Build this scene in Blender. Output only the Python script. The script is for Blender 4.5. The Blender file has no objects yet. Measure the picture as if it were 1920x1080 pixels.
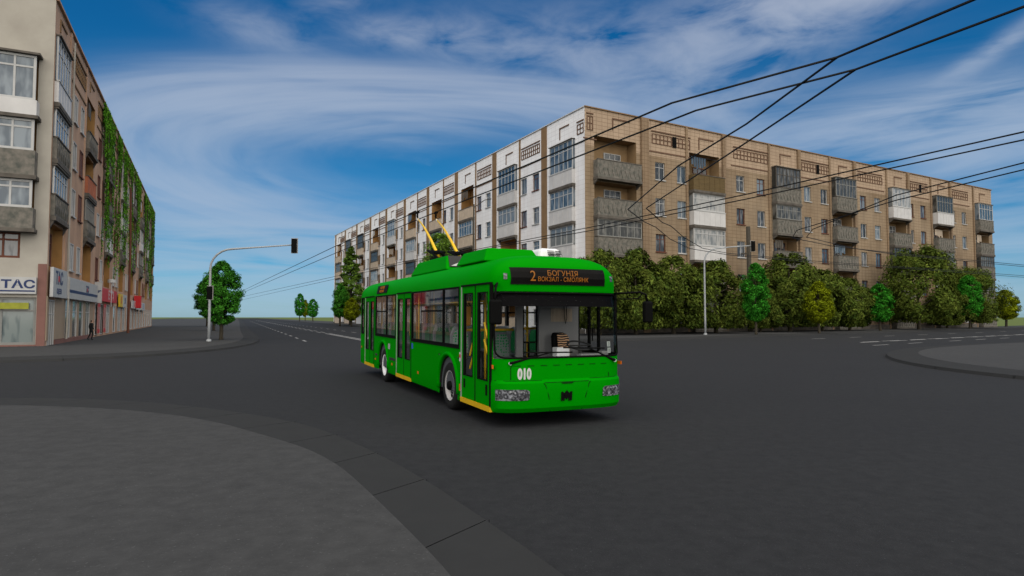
import bpy, bmesh, math, random
from mathutils import Vector, Matrix, noise
R = math.radians
rnd = random.Random(7)
sc = bpy.context.scene
col = sc.collection

# ------------------------------------------------------------------ camera
cam_d = bpy.data.cameras.new('camera'); cam = bpy.data.objects.new('camera', cam_d); col.objects.link(cam)
cam_d.sensor_width = 36.0; cam_d.lens = 22.125; cam_d.clip_start = 0.1; cam_d.clip_end = 6000
cam.location = (0, 0, 1.822); cam.rotation_euler = (R(90 + 2.644), 0, 0)
sc.camera = cam
sc.view_settings.view_transform = 'Standard'; sc.view_settings.look = 'None'
sc.view_settings.gamma = 1.0; sc.view_settings.exposure = 0.0

# ------------------------------------------------------------------ sun and sky
SUN_EL, SUN_AZ = 55.0, 168.0          # azimuth clockwise from +Y
sun_d = bpy.data.lights.new('sun', 'SUN'); sun = bpy.data.objects.new('sun', sun_d); col.objects.link(sun)
sun_d.energy = 4.2; sun_d.angle = R(120); sun_d.color = (1.0, 0.92, 0.79)
sv = Vector((math.sin(R(SUN_AZ)) * math.cos(R(SUN_EL)), math.cos(R(SUN_AZ)) * math.cos(R(SUN_EL)), math.sin(R(SUN_EL))))
sun.rotation_euler = sv.to_track_quat('Z', 'Y').to_euler()

world = bpy.data.worlds.new('World'); sc.world = world; world.use_nodes = True
wt = world.node_tree; wt.nodes.clear()
class NT:
    """small helper that writes node graphs"""
    def __init__(s, tree): s.t = tree
    def n(s, typ, **kw):
        nd = s.t.nodes.new(typ)
        for k, v in kw.items(): setattr(nd, k, v)
        return nd
    def set(s, sock, v):
        if isinstance(v, bpy.types.NodeSocket): s.t.links.new(v, sock)
        elif v is not None: sock.default_value = v
    def m(s, op, a, b=None, c=None, clamp=False):
        nd = s.n('ShaderNodeMath', operation=op); nd.use_clamp = clamp
        s.set(nd.inputs[0], a); s.set(nd.inputs[1], b); s.set(nd.inputs[2], c)
        return nd.outputs[0]
    def mix(s, f, a, b, bt='MIX'):
        nd = s.n('ShaderNodeMix', data_type='RGBA', blend_type=bt)
        s.set(nd.inputs[0], f); s.set(nd.inputs[6], a); s.set(nd.inputs[7], b)
        return nd.outputs[2]
    def ramp(s, f, pts):
        nd = s.n('ShaderNodeValToRGB'); e = nd.color_ramp.elements
        while len(e) < len(pts): e.new(0.5)
        for i, (p, c) in enumerate(pts): e[i].position = p; e[i].color = c if len(c) == 4 else (*c, 1)
        s.set(nd.inputs[0], f); return nd.outputs[0]
    def noise(s, vec, scale, detail=3, rough=0.55, dist=0.0, out=0):
        nd = s.n('ShaderNodeTexNoise'); s.set(nd.inputs['Vector'], vec)
        nd.inputs['Scale'].default_value = scale; nd.inputs['Detail'].default_value = detail
        nd.inputs['Roughness'].default_value = rough; nd.inputs['Distortion'].default_value = dist
        return nd.outputs[out]
    def xyz(s, x, y, z):
        nd = s.n('ShaderNodeCombineXYZ'); s.set(nd.inputs[0], x); s.set(nd.inputs[1], y); s.set(nd.inputs[2], z); return nd.outputs[0]
W = NT(wt)
sky = W.n('ShaderNodeTexSky', sky_type='NISHITA'); sky.sun_disc = False
sky.sun_elevation = R(SUN_EL); sky.sun_rotation = R(SUN_AZ); sky.altitude = 200; sky.air_density = 1.2; sky.dust_density = 0.6; sky.ozone_density = 2.2
tc = W.n('ShaderNodeTexCoord'); sep = W.n('ShaderNodeSeparateXYZ'); W.set(sep.inputs[0], tc.outputs['Generated'])
dx, dy, dz = sep.outputs
AZ = W.m('ARCTAN2', dx, dy); EL = W.m('ARCSINE', dz)                # radians, azimuth clockwise from +Y
def gauss(x): return W.m('EXPONENT', W.m('MULTIPLY', W.m('MULTIPLY', x, x), -1.0))
def blob(az, el, sa, se, rot=0.0, amp=1.0):
    a = W.m('SUBTRACT', AZ, az); e = W.m('SUBTRACT', EL, el); c, s_ = math.cos(rot), math.sin(rot)
    u = W.m('DIVIDE', W.m('ADD', W.m('MULTIPLY', a, c), W.m('MULTIPLY', e, s_)), sa)
    v = W.m('DIVIDE', W.m('SUBTRACT', W.m('MULTIPLY', e, c), W.m('MULTIPLY', a, s_)), se)
    q = W.m('ADD', W.m('MULTIPLY', u, u), W.m('MULTIPLY', v, v))
    return W.m('MULTIPLY', W.m('EXPONENT', W.m('MULTIPLY', q, -1.0)), amp)
def total(l):
    r = l[0]
    for k in l[1:]: r = W.m('ADD', r, k)
    return r
# the great swirl of cirrus, described round its own centre in the sky
CA, CE = -0.13, 0.235
qa = W.m('DIVIDE', W.m('SUBTRACT', AZ, CA), 0.40); qe = W.m('DIVIDE', W.m('SUBTRACT', EL, CE), 0.105)
rad = W.m('SQRT', W.m('ADD', W.m('MULTIPLY', qa, qa), W.m('MULTIPLY', qe, qe)))
ang = W.m('ARCTAN2', qe, W.m('MULTIPLY', qa, -1.0))                    # 0 = west end, + = upper side
streak = W.noise(W.xyz(W.m('MULTIPLY', rad, 3.4), W.m('MULTIPLY', ang, 0.6), 0.0), 1.9, 5, 0.52, 0.35)
ringw = W.m('ADD', 0.36, W.m('MULTIPLY', gauss(W.m('DIVIDE', W.m('SUBTRACT', ang, 1.3), 0.9)), 0.14))
dr = W.m('SUBTRACT', rad, 1.12)
ring = gauss(W.m('MULTIPLY', W.m('DIVIDE', dr, ringw), W.m('MULTIPLY_ADD', W.m('GREATER_THAN', dr, 0.0), 1.1, 0.85)))
angm = W.m('ADD', gauss(W.m('DIVIDE', W.m('SUBTRACT', ang, 0.95), 1.5)), W.m('MULTIPLY', gauss(W.m('DIVIDE', W.m('ADD', ang, 0.7), 0.5)), 0.5), clamp=True)
swirl = W.m('MULTIPLY', W.m('MULTIPLY', ring, angm), W.m('MULTIPLY_ADD', streak, 2.3, -0.22))
# streaky high cloud in world azimuth and elevation
band = W.noise(W.xyz(W.m('MULTIPLY', AZ, 3.0), W.m('MULTIPLY', EL, 26.0), 1.7), 1.0, 5, 0.6, 0.6)
wisp = W.noise(W.xyz(W.m('MULTIPLY', AZ, 9.0), W.m('MULTIPLY', EL, 22.0), 5.2), 1.0, 6, 0.56, 0.35)
puff = W.m('MULTIPLY_ADD', wisp, 2.6, -0.85, clamp=True)
bands = W.m('MULTIPLY_ADD', band, 3.0, -1.0, clamp=True)
far = total([blob(-0.42, 0.115, 0.30, 0.055, 0, 0.95), blob(-0.30, 0.04, 0.45, 0.05, 0, 0.75), blob(0.10, 0.19, 0.30, 0.06, 0.30, 0.45),
             blob(0.72, 0.06, 0.22, 0.11, 0, 0.75), blob(0.30, 0.05, 0.5, 0.06, 0, 0.5), blob(0.66, 0.235, 0.16, 0.055, 0.05, 1.05),
             blob(0.50, 0.26, 0.16, 0.035, 0.1, 0.65)])
high = total([blob(-0.38, 0.405, 0.09, 0.028, -0.1, 0.42), blob(-0.27, 0.46, 0.06, 0.016, 0.3, 0.4), blob(-0.20, 0.425, 0.07, 0.02, 0, 0.55),
              blob(-0.07, 0.415, 0.09, 0.03, -0.1, 0.5), blob(0.17, 0.39, 0.20, 0.06, -0.15, 0.6), blob(0.42, 0.435, 0.13, 0.05, 0.1, 1.2),
              blob(0.58, 0.45, 0.12, 0.035, 0.25, 1.0), blob(0.665, 0.33, 0.055, 0.011, 0.45, 1.1), blob(0.25, 0.29, 0.16, 0.06, 0.2, 0.5)])
cl = total([W.m('MULTIPLY', swirl, 1.0), W.m('MULTIPLY', far, bands), W.m('MULTIPLY', high, puff)])
cl = W.m('SUBTRACT', 1.0, W.m('EXPONENT', W.m('MULTIPLY', W.m('MAXIMUM', cl, 0.0), -1.9)))
skycol = W.mix(1.0, sky.outputs[0], (0.1, 0.1, 0.1, 1), 'MULTIPLY')
tint = W.ramp(W.m('MULTIPLY', EL, 1.6, clamp=True), [(0.0, (0.46, 0.76, 1.15)), (0.05, (0.40, 0.68, 1.10)), (0.17, (0.10, 0.52, 0.86)), (0.45, (0.055, 0.48, 0.78)), (0.7, (0.03, 0.46, 0.80))])
skyc = W.mix(1.0, skycol, tint, 'MULTIPLY')
CLOUD = W.ramp(W.m('MULTIPLY', EL, 2.0, clamp=True), [(0.0, (0.33, 0.52, 0.66)), (0.3, (0.33, 0.45, 0.62)), (1.0, (0.38, 0.43, 0.55))])
# unseen broken white cloud added overhead and behind the camera as fill light
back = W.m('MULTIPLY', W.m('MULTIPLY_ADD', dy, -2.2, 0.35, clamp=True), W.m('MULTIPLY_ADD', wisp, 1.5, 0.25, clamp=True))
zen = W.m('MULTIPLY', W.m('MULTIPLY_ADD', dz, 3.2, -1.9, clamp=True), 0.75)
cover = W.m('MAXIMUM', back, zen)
cloudy = W.mix(cl, skyc, CLOUD)
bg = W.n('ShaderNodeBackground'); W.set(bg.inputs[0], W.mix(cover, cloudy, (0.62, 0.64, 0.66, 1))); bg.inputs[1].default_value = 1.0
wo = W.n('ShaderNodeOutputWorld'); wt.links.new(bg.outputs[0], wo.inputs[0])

# ------------------------------------------------------------------ materials
def mat(name, c, rough=0.7, var=0.0, vscale=3.0, metal=0.0, spec=0.3, coord='Object', c2=None, stretch=None, emit=None, es=1.0, bump=0.0, island=0.0):
    m = bpy.data.materials.new(name); m.use_nodes = True; N = NT(m.node_tree); p = m.node_tree.nodes['Principled BSDF']
    p.inputs['Roughness'].default_value = rough; p.inputs['Metallic'].default_value = metal; p.inputs['Specular IOR Level'].default_value = spec
    base = (*c, 1)
    if var or c2 or bump:
        t = N.n('ShaderNodeTexCoord').outputs[coord]
        if stretch:
            mp = N.n('ShaderNodeMapping'); N.set(mp.inputs[0], t); mp.inputs['Scale'].default_value = stretch; t = mp.outputs[0]
        f = N.noise(t, vscale, 5, 0.6)
        b = (*c2, 1) if c2 else tuple(x * (1 - var) for x in c) + (1,)
        base = N.mix(N.m('MULTIPLY_ADD', f, 2.4, -0.7, clamp=True), base, b)
        if bump:
            bn = N.n('ShaderNodeBump'); bn.inputs['Strength'].default_value = bump; bn.inputs['Distance'].default_value = 0.02
            N.set(bn.inputs['Height'], f); N.set(p.inputs['Normal'], bn.outputs[0])
    if island:
        g = N.n('ShaderNodeNewGeometry').outputs['Random Per Island']
        base = N.mix(1.0, base, N.ramp(g, [(0, (1 - island,) * 3), (1, (1 + island,) * 3)]), 'MULTIPLY')
    N.set(p.inputs['Base Color'], base)
    if emit: p.inputs['Emission Color'].default_value = (*emit, 1); p.inputs['Emission Strength'].default_value = es
    return m
def tile_mat(name, c, cdark, joint, w, h, jw=0.02, warm=None):
    """tiled wall in metres on the UV map, with weather staining"""
    m = bpy.data.materials.new(name); m.use_nodes = True; N = NT(m.node_tree); p = m.node_tree.nodes['Principled BSDF']
    p.inputs['Roughness'].default_value = 0.85; p.inputs['Specular IOR Level'].default_value = 0.2
    uv = N.n('ShaderNodeTexCoord').outputs['UV']
    br = N.n('ShaderNodeTexBrick'); br.offset = 0.0; N.set(br.inputs['Vector'], uv)
    br.inputs['Scale'].default_value = 1.0; br.inputs['Brick Width'].default_value = w; br.inputs['Row Height'].default_value = h
    br.inputs['Mortar Size'].default_value = jw; br.inputs['Mortar Smooth'].default_value = 0.3
    br.inputs['Color1'].default_value = (*c, 1); br.inputs['Color2'].default_value = tuple(a * 0.93 for a in c) + (1,); br.inputs['Mortar'].default_value = (*joint, 1)
    mp = N.n('ShaderNodeMapping'); N.set(mp.inputs[0], uv); mp.inputs['Scale'].default_value = (1, 0.35, 1)
    f1 = N.noise(mp.outputs[0], 0.55, 6, 0.65); f2 = N.noise(uv, 0.16, 3)
    b = N.mix(N.m('MULTIPLY_ADD', f1, 2.2, -0.85, clamp=True), br.outputs[0], (*cdark, 1))
    if warm: b = N.mix(N.m('MULTIPLY_ADD', f2, 2.5, -0.9, clamp=True), b, N.mix(1.0, b, (*warm, 1), 'MULTIPLY'))
    N.set(p.inputs['Base Color'], b); return m
def glass_mat(name, tint, refl=0.12, rough=0.03):
    m = bpy.data.materials.new(name); m.use_nodes = True; t = m.node_tree; t.nodes.clear(); N = NT(t)
    tr = N.n('ShaderNodeBsdfTransparent'); tr.inputs[0].default_value = (*tint, 1)
    gl = N.n('ShaderNodeBsdfGlossy'); gl.inputs[1].default_value = rough
    mx = N.n('ShaderNodeMixShader'); lw = N.n('ShaderNodeLayerWeight'); lw.inputs[0].default_value = refl
    N.set(mx.inputs[0], N.m('MULTIPLY', lw.outputs[0], 0.6)); t.links.new(tr.outputs[0], mx.inputs[1]); t.links.new(gl.outputs[0], mx.inputs[2])
    o = N.n('ShaderNodeOutputMaterial'); t.links.new(mx.outputs[0], o.inputs[0]); return m

def road_mat(name, c, c2, fleck, scale, flecks=True):
    """worn asphalt: fine grain, broad stains, pale and dark flecks, all in world metres"""
    m = bpy.data.materials.new(name); m.use_nodes = True; N = NT(m.node_tree); p = m.node_tree.nodes['Principled BSDF']
    p.inputs['Roughness'].default_value = 0.9; p.inputs['Specular IOR Level'].default_value = 0.12
    t = N.n('ShaderNodeTexCoord').outputs['Object']
    f = N.noise(t, scale, 6, 0.7); g = N.noise(t, 0.22, 4, 0.6); gr = N.noise(t, scale * 7, 3, 0.7)
    b = N.mix(N.m('MULTIPLY_ADD', f, 2.6, -0.8, clamp=True), (*c, 1), (*c2, 1))
    b = N.mix(N.m('MULTIPLY_ADD', g, 1.6, -0.5, clamp=True), b, N.mix(1.0, b, (0.84, 0.84, 0.86, 1), 'MULTIPLY'))
    b = N.mix(N.m('MULTIPLY_ADD', gr, 9.0, -5.6, clamp=True), b, (*fleck, 1))
    if flecks:
        dk = N.noise(t, 1.7, 2, 0.5)
        b = N.mix(N.m('MULTIPLY_ADD', dk, 14.0, -10.2, clamp=True), b, (0.016, 0.016, 0.017, 1))
    bn = N.n('ShaderNodeBump'); bn.inputs['Strength'].default_value = 0.25; bn.inputs['Distance'].default_value = 0.01
    N.set(bn.inputs['Height'], gr); N.set(p.inputs['Normal'], bn.outputs[0])
    N.set(p.inputs['Base Color'], b); return m
M = {}
M['asphalt'] = road_mat('asphalt', (0.0252, 0.0260, 0.0285), (0.0175, 0.0182, 0.0202), (0.050, 0.052, 0.057), 6.0)
M['pave'] = road_mat('pavement asphalt', (0.0505, 0.0510, 0.0525), (0.0355, 0.0360, 0.0372), (0.078, 0.080, 0.083), 5.0, False)
M['kerb'] = mat('kerb stone', (0.0278, 0.0284, 0.0296), 0.9, 0.10, 3.0, spec=0.1)
M['joint'] = mat('kerb joint', (0.013, 0.013, 0.0137), 0.9)
M['paint'] = mat('road paint', (0.31, 0.31, 0.31), 0.8, 0.35, 2.0)
M['grass'] = mat('grass', (0.10, 0.13, 0.012), 0.9, 0.0, 0.9, c2=(0.05, 0.075, 0.008))
M['green'] = mat('bus green paint', (0.0, 0.215, 0.0004), 0.5, 0.05, 0.7, spec=0.012)
M['black'] = mat('black rubber', (0.004, 0.004, 0.004), 0.65, spec=0.04)
M['tyre'] = mat('tyre rubber', (0.012, 0.012, 0.012), 0.8, 0.3, 20, spec=0.2)
M['visor'] = mat('dark visor film', (0.006, 0.0055, 0.0065), 0.6, spec=0.04)
M['alu'] = mat('brushed aluminium', (0.42, 0.42, 0.42), 0.4, 0.2, 8, metal=0.3)
M['rim'] = mat('painted rim', (0.48, 0.465, 0.465), 0.45, 0.35, 9)
M['white'] = mat('white plastic', (0.72, 0.72, 0.74), 0.5, 0.06)
M['yellow'] = mat('yellow enamel', (0.62, 0.37, 0.006), 0.4, 0.1)
M['pole_y'] = mat('yellow pole paint', (0.75, 0.46, 0.01), 0.45, 0.1)
M['amber'] = mat('amber lens', (0.62, 0.13, 0.005), 0.3, 0.3, 60)
M['decal'] = mat('white lettering film', (0.50, 0.50, 0.50), 0.6)
M['liner'] = mat('interior laminate', (0.21, 0.21, 0.215), 0.7, 0.06)
M['liner2'] = mat('cab partition laminate', (0.22, 0.22, 0.225), 0.7, 0.06)
M['floor'] = mat('vinyl floor', (0.07, 0.075, 0.085), 0.8, 0.2, 9)
M['seatg'] = mat('seat plastic', (0.20, 0.215, 0.23), 0.6, 0.1)
M['dash'] = mat('dashboard', (0.02, 0.045, 0.07), 0.6, 0.3, 8)
M['dark'] = mat('underbody', (0.010, 0.010, 0.010), 0.9)
M['led'] = mat('amber LED', (0.02, 0.008, 0.0), 0.6, emit=(0.36, 0.115, 0.004), es=0.8)
M['screen'] = mat('display screen', (0.003, 0.0025, 0.0025), 0.5, spec=0.08)
M['grate'] = mat('dark grating', (0.02, 0.02, 0.02), 0.7)
M['blue'] = mat('blue sticker', (0.02, 0.11, 0.45), 0.5)
M['red'] = mat('red sticker', (0.5, 0.02, 0.02), 0.5)
M['paper'] = mat('paper card', (0.36, 0.40, 0.38), 0.8)
M['busglass'] = glass_mat('bus glass', (0.86, 0.87, 0.87), 0.05)
M['wire'] = mat('overhead wire', (0.004, 0.004, 0.004), 0.6)
M['steel'] = mat('galvanised steel', (0.34, 0.36, 0.38), 0.5, 0.25, 6)
M['sigframe'] = mat('signal back frame', (0.28, 0.27, 0.26), 0.6)
def spots_mat(name, base, spot, scale):
    m = bpy.data.materials.new(name); m.use_nodes = True; N = NT(m.node_tree); p = m.node_tree.nodes['Principled BSDF']
    p.inputs['Roughness'].default_value = 0.9
    t = N.n('ShaderNodeTexCoord').outputs['Object']; v = N.n('ShaderNodeTexVoronoi'); N.set(v.inputs['Vector'], t); v.inputs['Scale'].default_value = scale; v.inputs['Randomness'].default_value = 0.35
    N.set(p.inputs['Base Color'], N.mix(N.m('LESS_THAN', v.outputs[0], 0.36), (*base, 1), (*spot, 1))); return m
M['dots'] = spots_mat('dotted green seat cloth', (0.27, 0.33, 0.31), (0.01, 0.30, 0.09), 17)
M['seatgreen'] = mat('green seat cloth', (0.006, 0.20, 0.06), 0.85, 0.2, 12)
def tiger_mat():
    m = bpy.data.materials.new('striped seat cover'); m.use_nodes = True; N = NT(m.node_tree); p = m.node_tree.nodes['Principled BSDF']
    t = N.n('ShaderNodeTexCoord').outputs['Object']; w = N.n('ShaderNodeTexWave', bands_direction='Z'); N.set(w.inputs['Vector'], t)
    w.inputs['Scale'].default_value = 7.0; w.inputs['Distortion'].default_value = 3.5; w.inputs['Detail'].default_value = 1.0; w.inputs['Detail Scale'].default_value = 1.2
    N.set(p.inputs['Base Color'], N.mix(N.m('GREATER_THAN', w.outputs[1], 0.62), (0.012, 0.009, 0.008, 1), (0.62, 0.36, 0.20, 1))); p.inputs['Roughness'].default_value = 0.9; return m
M['tiger'] = tiger_mat()
def lamp_mat():
    m = bpy.data.materials.new('faceted headlamp'); m.use_nodes = True; N = NT(m.node_tree); p = m.node_tree.nodes['Principled BSDF']
    t = N.n('ShaderNodeTexCoord').outputs['Object']; v = N.n('ShaderNodeTexVoronoi'); N.set(v.inputs['Vector'], t); v.inputs['Scale'].default_value = 15
    N.set(p.inputs['Base Color'], N.ramp(N.n('ShaderNodeSeparateColor').outputs[0] if False else v.outputs['Distance'], [(0.0, (0.30, 0.31, 0.34)), (0.25, (0.10, 0.105, 0.12)), (0.5, (0.02, 0.02, 0.024)), (0.8, (0.22, 0.23, 0.26))]))
    p.inputs['Roughness'].default_value = 0.2; p.inputs['Specular IOR Level'].default_value = 0.6; return m
M['lamp'] = lamp_mat()

# ------------------------------------------------------------------ mesh helpers
class MB:
    def __init__(s): s.v = []; s.f = []; s.mi = []; s.uv = {}
    def add(s, vs, fs, mi=0):
        b = len(s.v); s.v += [tuple(v) for v in vs]
        for f in fs: s.f.append(tuple(b + i for i in f)); s.mi.append(mi)
        return s
    def quad(s, a, b, c, d, mi=0, uv=None):
        s.add([a, b, c, d], [(0, 1, 2, 3)], mi)
        if uv: s.uv[len(s.f) - 1] = uv
        return s
    def poly(s, pts, mi=0): return s.add(pts, [tuple(range(len(pts)))], mi)
    def box(s, x0, x1, y0, y1, z0, z1, mi=0):
        v = [(x, y, z) for z in (z0, z1) for y in (y0, y1) for x in (x0, x1)]
        return s.add(v, [(0, 2, 3, 1), (4, 5, 7, 6), (0, 1, 5, 4), (2, 6, 7, 3), (0, 4, 6, 2), (1, 3, 7, 5)], mi)
    def tube(s, pts, r, n=6, mi=0, cap=True):
        pts = [Vector(p) for p in pts]; k = len(pts); rs = r if isinstance(r, (list, tuple)) else [r] * k
        rings = []; prev = None
        for i, p in enumerate(pts):
            d = (pts[min(i + 1, k - 1)] - pts[max(i - 1, 0)]).normalized()
            if prev is None:
                a = d.cross(Vector((0, 0, 1)));  a = d.cross(Vector((1, 0, 0))) if a.length < 1e-3 else a
            else: a = prev - d * prev.dot(d)
            a.normalize(); prev = a; b = d.cross(a)
            rings.append([p + (a * math.cos(2 * math.pi * j / n) + b * math.sin(2 * math.pi * j / n)) * rs[i] for j in range(n)])
        vs = [q for rg in rings for q in rg]; fs = []
        for i in range(k - 1):
            for j in range(n):
                j2 = (j + 1) % n; fs.append((i * n + j, i * n + j2, (i + 1) * n + j2, (i + 1) * n + j))
        if cap: fs.append(tuple(reversed(range(n)))); fs.append(tuple((k - 1) * n + j for j in range(n)))
        return s.add(vs, fs, mi)
    def lathe(s, prof, n=28, axis='x', mi=0, c=(0, 0, 0)):
        """prof: (along axis, radius)"""
        vs = []
        for a, r in prof:
            for j in range(n):
                t = 2 * math.pi * j / n; u, w = r * math.cos(t), r * math.sin(t)
                vs.append((c[0] + a, c[1] + u, c[2] + w) if axis == 'x' else ((c[0] + u, c[1] + w, c[2] + a)))
        fs = []
        for i in range(len(prof) - 1):
            for j in range(n):
                j2 = (j + 1) % n; fs.append((i * n + j, i * n + j2, (i + 1) * n + j2, (i + 1) * n + j))
        return s.add(vs, fs, mi)
    def prism(s, pts, ext, mi=0):
        """closed polygon of 3-D points extruded by vector ext"""
        n = len(pts); e = Vector(ext); q = [Vector(p) for p in pts]
        vs = q + [p + e for p in q]
        fs = [tuple(range(n)), tuple(reversed(range(n, 2 * n)))] + [(i, n + i, n + (i + 1) % n, (i + 1) % n) for i in range(n)]
        return s.add(vs, fs, mi)
    def mesh(s, name, mats, smooth=False, fix=True):
        me = bpy.data.meshes.new(name); me.from_pydata(s.v, [], s.f)
        for m in (mats if isinstance(mats, (list, tuple)) else [mats]): me.materials.append(M[m] if isinstance(m, str) else m)
        me.polygons.foreach_set('material_index', s.mi)
        if s.uv:
            l = me.uv_layers.new(name='UVMap')
            for fi, uv in s.uv.items():
                for k, li in enumerate(me.polygons[fi].loop_indices): l.data[li].uv = uv[k]
        if fix and not s.uv:
            bm = bmesh.new(); bm.from_mesh(me); bmesh.ops.recalc_face_normals(bm, faces=bm.faces); bm.to_mesh(me); bm.free()
        if smooth: me.polygons.foreach_set('use_smooth', [True] * len(me.polygons))
        me.update(); return me
    def build(s, name, mats, parent=None, smooth=False, bevel=0.0, fix=True):
        return link(name, s.mesh(name, mats, smooth, fix), parent, bevel)
def link(name, me, parent=None, bevel=0.0):
    o = bpy.data.objects.new(name, me); col.objects.link(o)
    if parent: o.parent = parent
    if bevel:
        b = o.modifiers.new('bevel', 'BEVEL'); b.width = bevel; b.segments = 2; b.limit_method = 'ANGLE'; b.angle_limit = R(40)
    return o
def tag(o, label=None, cat=None, group=None, kind=None):
    if label: o['label'] = label
    if cat: o['category'] = cat
    if group: o['group'] = group
    if kind: o['kind'] = kind
    return o
def thing(name, label, cat, loc=(0, 0, 0), rz=0.0, group=None):
    o = bpy.data.objects.new(name, None); col.objects.link(o); o.location = loc; o.rotation_euler = (0, 0, rz); o.empty_display_size = 0.3
    return tag(o, label, cat, group)
def copy_tree(root, loc, rz=0.0, scale=1.0, label=None):
    r = root.copy(); col.objects.link(r); r.location = loc; r.rotation_euler = (0, 0, rz); r.scale = (scale,) * 3
    if label: r['label'] = label
    for ch in list(root.children):
        c = ch.copy(); col.objects.link(c); c.parent = r
    return r
def text_obj(name, body, size, material, origin, xax, yax, parent=None, ext=0.004, align='CENTER', sx=1.0, bold=0.0):
    cu = bpy.data.curves.new('lettering', 'FONT'); cu.body = body; cu.size = size; cu.extrude = ext; cu.align_x = align; cu.align_y = 'CENTER'; cu.offset = bold
    t = bpy.data.objects.new('lettering', cu); col.objects.link(t); bpy.context.view_layer.update()
    me = bpy.data.meshes.new_from_object(t.evaluated_get(bpy.context.evaluated_depsgraph_get()))
    bpy.data.objects.remove(t); bpy.data.curves.remove(cu)
    X = Vector(xax).normalized(); Y = Vector(yax).normalized(); Z = X.cross(Y)
    mt = Matrix((X * sx, Y, Z)).transposed().to_4x4(); mt.translation = Vector(origin); me.transform(mt)
    me.materials.clear(); me.materials.append(M[material]); me.name = name
    return link(name, me, parent)

# ------------------------------------------------------------------ ground, roads, pavements
def resample(pts, n):
    p = [Vector((*q, 0)) if len(q) == 2 else Vector(q) for q in pts]; d = [0]
    for a, b in zip(p, p[1:]): d.append(d[-1] + (b - a).length)
    out = []
    for i in range(n):
        t = d[-1] * i / (n - 1); k = max(j for j in range(len(d)) if d[j] <= t + 1e-9); k = min(k, len(p) - 2)
        s_ = (t - d[k]) / max(d[k + 1] - d[k], 1e-9); out.append(p[k].lerp(p[k + 1], s_))
    return out
def smooth(pts, it=2):
    p = [Vector((*q, 0)) if len(q) == 2 else Vector(q) for q in pts]
    for _ in range(it):
        q = [p[0]]
        for a, b in zip(p, p[1:]): q += [a.lerp(b, .25), a.lerp(b, .75)]
        p = q + [p[-1]]
    return p
def flat(name, pts, z, material, kind='structure'):
    from mathutils.geometry import tessellate_polygon
    vs = [Vector((p[0], p[1], z)) for p in pts]; tri = []
    for t in tessellate_polygon([[Vector((p[0], p[1], 0)) for p in pts]]):
        n = (vs[t[1]] - vs[t[0]]).cross(vs[t[2]] - vs[t[0]]).z
        if abs(n) > 1e-6: tri.append(tuple(t) if n > 0 else tuple(reversed(t)))
    me = bpy.data.meshes.new(name); me.from_pydata([tuple(v) for v in vs], [], tri); me.materials.append(M[material])
    o = link(name, me); o['kind'] = kind; return o
flat('ground', [(-3000, -600), (3000, -600), (3000, 3500), (-3000, 3500)], -0.03, 'grass')
flat('road', [(-260, -170), (-14, -60), (40, -160), (80, -140), (60, -20), (420, 160), (420, 420), (140, 160), (40, 80), (-5, 75), (-400, 990), (-470, 990), (-120, 260), (-60, 80), (-260, -20)], 0.0, 'asphalt')
def kerb_and_pave(inner, outer, back, seg, joint=0.012, n=None):
    """kerb stones between two lines (kerb face down to the road) and the pavement behind them"""
    a = smooth(inner); b = smooth(outer)
    la = sum((q - p).length for p, q in zip(a, a[1:])); n = n or max(8, int(la / seg))
    A = resample(a, n * 4 + 1); B = resample(b, n * 4 + 1); k = MB()
    for i in range(n * 4):
        a0, a1, b0, b1 = A[i].copy(), A[i + 1].copy(), B[i].copy(), B[i + 1].copy()
        if i % 4 == 3:
            g = joint / max((a1 - a0).length, joint * 2); a1 = a1.lerp(a0, g); b1 = b1.lerp(b0, joint / max((b1 - b0).length, joint * 2))
        h = Vector((0, 0, 0.15)); h2 = Vector((0, 0, 0.10)); m0 = b0.lerp(a0, 0.06); m1 = b1.lerp(a1, 0.06)
        k.quad(a0 + h, m0 + h2, m1 + h2, a1 + h); k.quad(m0 + h2, b0 - h * .1, b1 - h * .1, m1 + h2)
        if i % 4 == 3:
            a2, b2 = A[i + 1], B[i + 1]; k.quad(a1 + h * .93, b1 + h * .62, b2 + h * .62, a2 + h * .93, 1); k.quad(b1 + h * .62, b1, b2, b2 + h * .62, 1)
    o = k.build('kerb', ['kerb', 'joint']); o['kind'] = 'structure'
    for f in o.data.polygons:
        if f.normal.z < 0: f.flip()
    flat('pavement', [tuple(p)[:2] for p in A] + back, 0.152, 'pave')
near_in = [(-70, -24), (-40, -4.5), (-24, 5.0), (-16, 9.6), (-12.4, 11.4), (-9.77, 12.1), (-8.49, 11.88), (-7.42, 11.61), (-6.28, 11.15), (-4.82, 10.24), (-3.46, 8.96), (-2.57, 8.07), (-1.91, 7.13), (-1.39, 6.15), (-0.80, 5.0), (-0.36, 4.1), (0.5, 2.0), (3.5, -5), (14, -30)]
near_out = [(-70.4, -22.8), (-40.6, -3.2), (-24.6, 6.4), (-16.4, 11.0), (-12.8, 13.1), (-11.05, 13.68), (-9.38, 13.6), (-7.3, 12.95), (-5.4, 11.89), (-3.55, 10.57), (-2.38, 9.16), (-1.0, 7.02), (-0.26, 5.6), (0.27, 4.57), (1.5, 2.0), (4.6, -4.6), (15, -29.6)]
kerb_and_pave(near_in, near_out, [(14, -60), (-70, -60)], 1.5)
left_in = [(-90, -16), (-50, 8.8), (-30, 20.8), (-21.28, 26.26), (-18.6, 28.6), (-17.5, 31.2), (-17.05, 36.0), (-19.4, 46), (-31.2, 72.5), (-49.7, 115), (-89.9, 208), (-180, 414), (-340, 780)]
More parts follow.
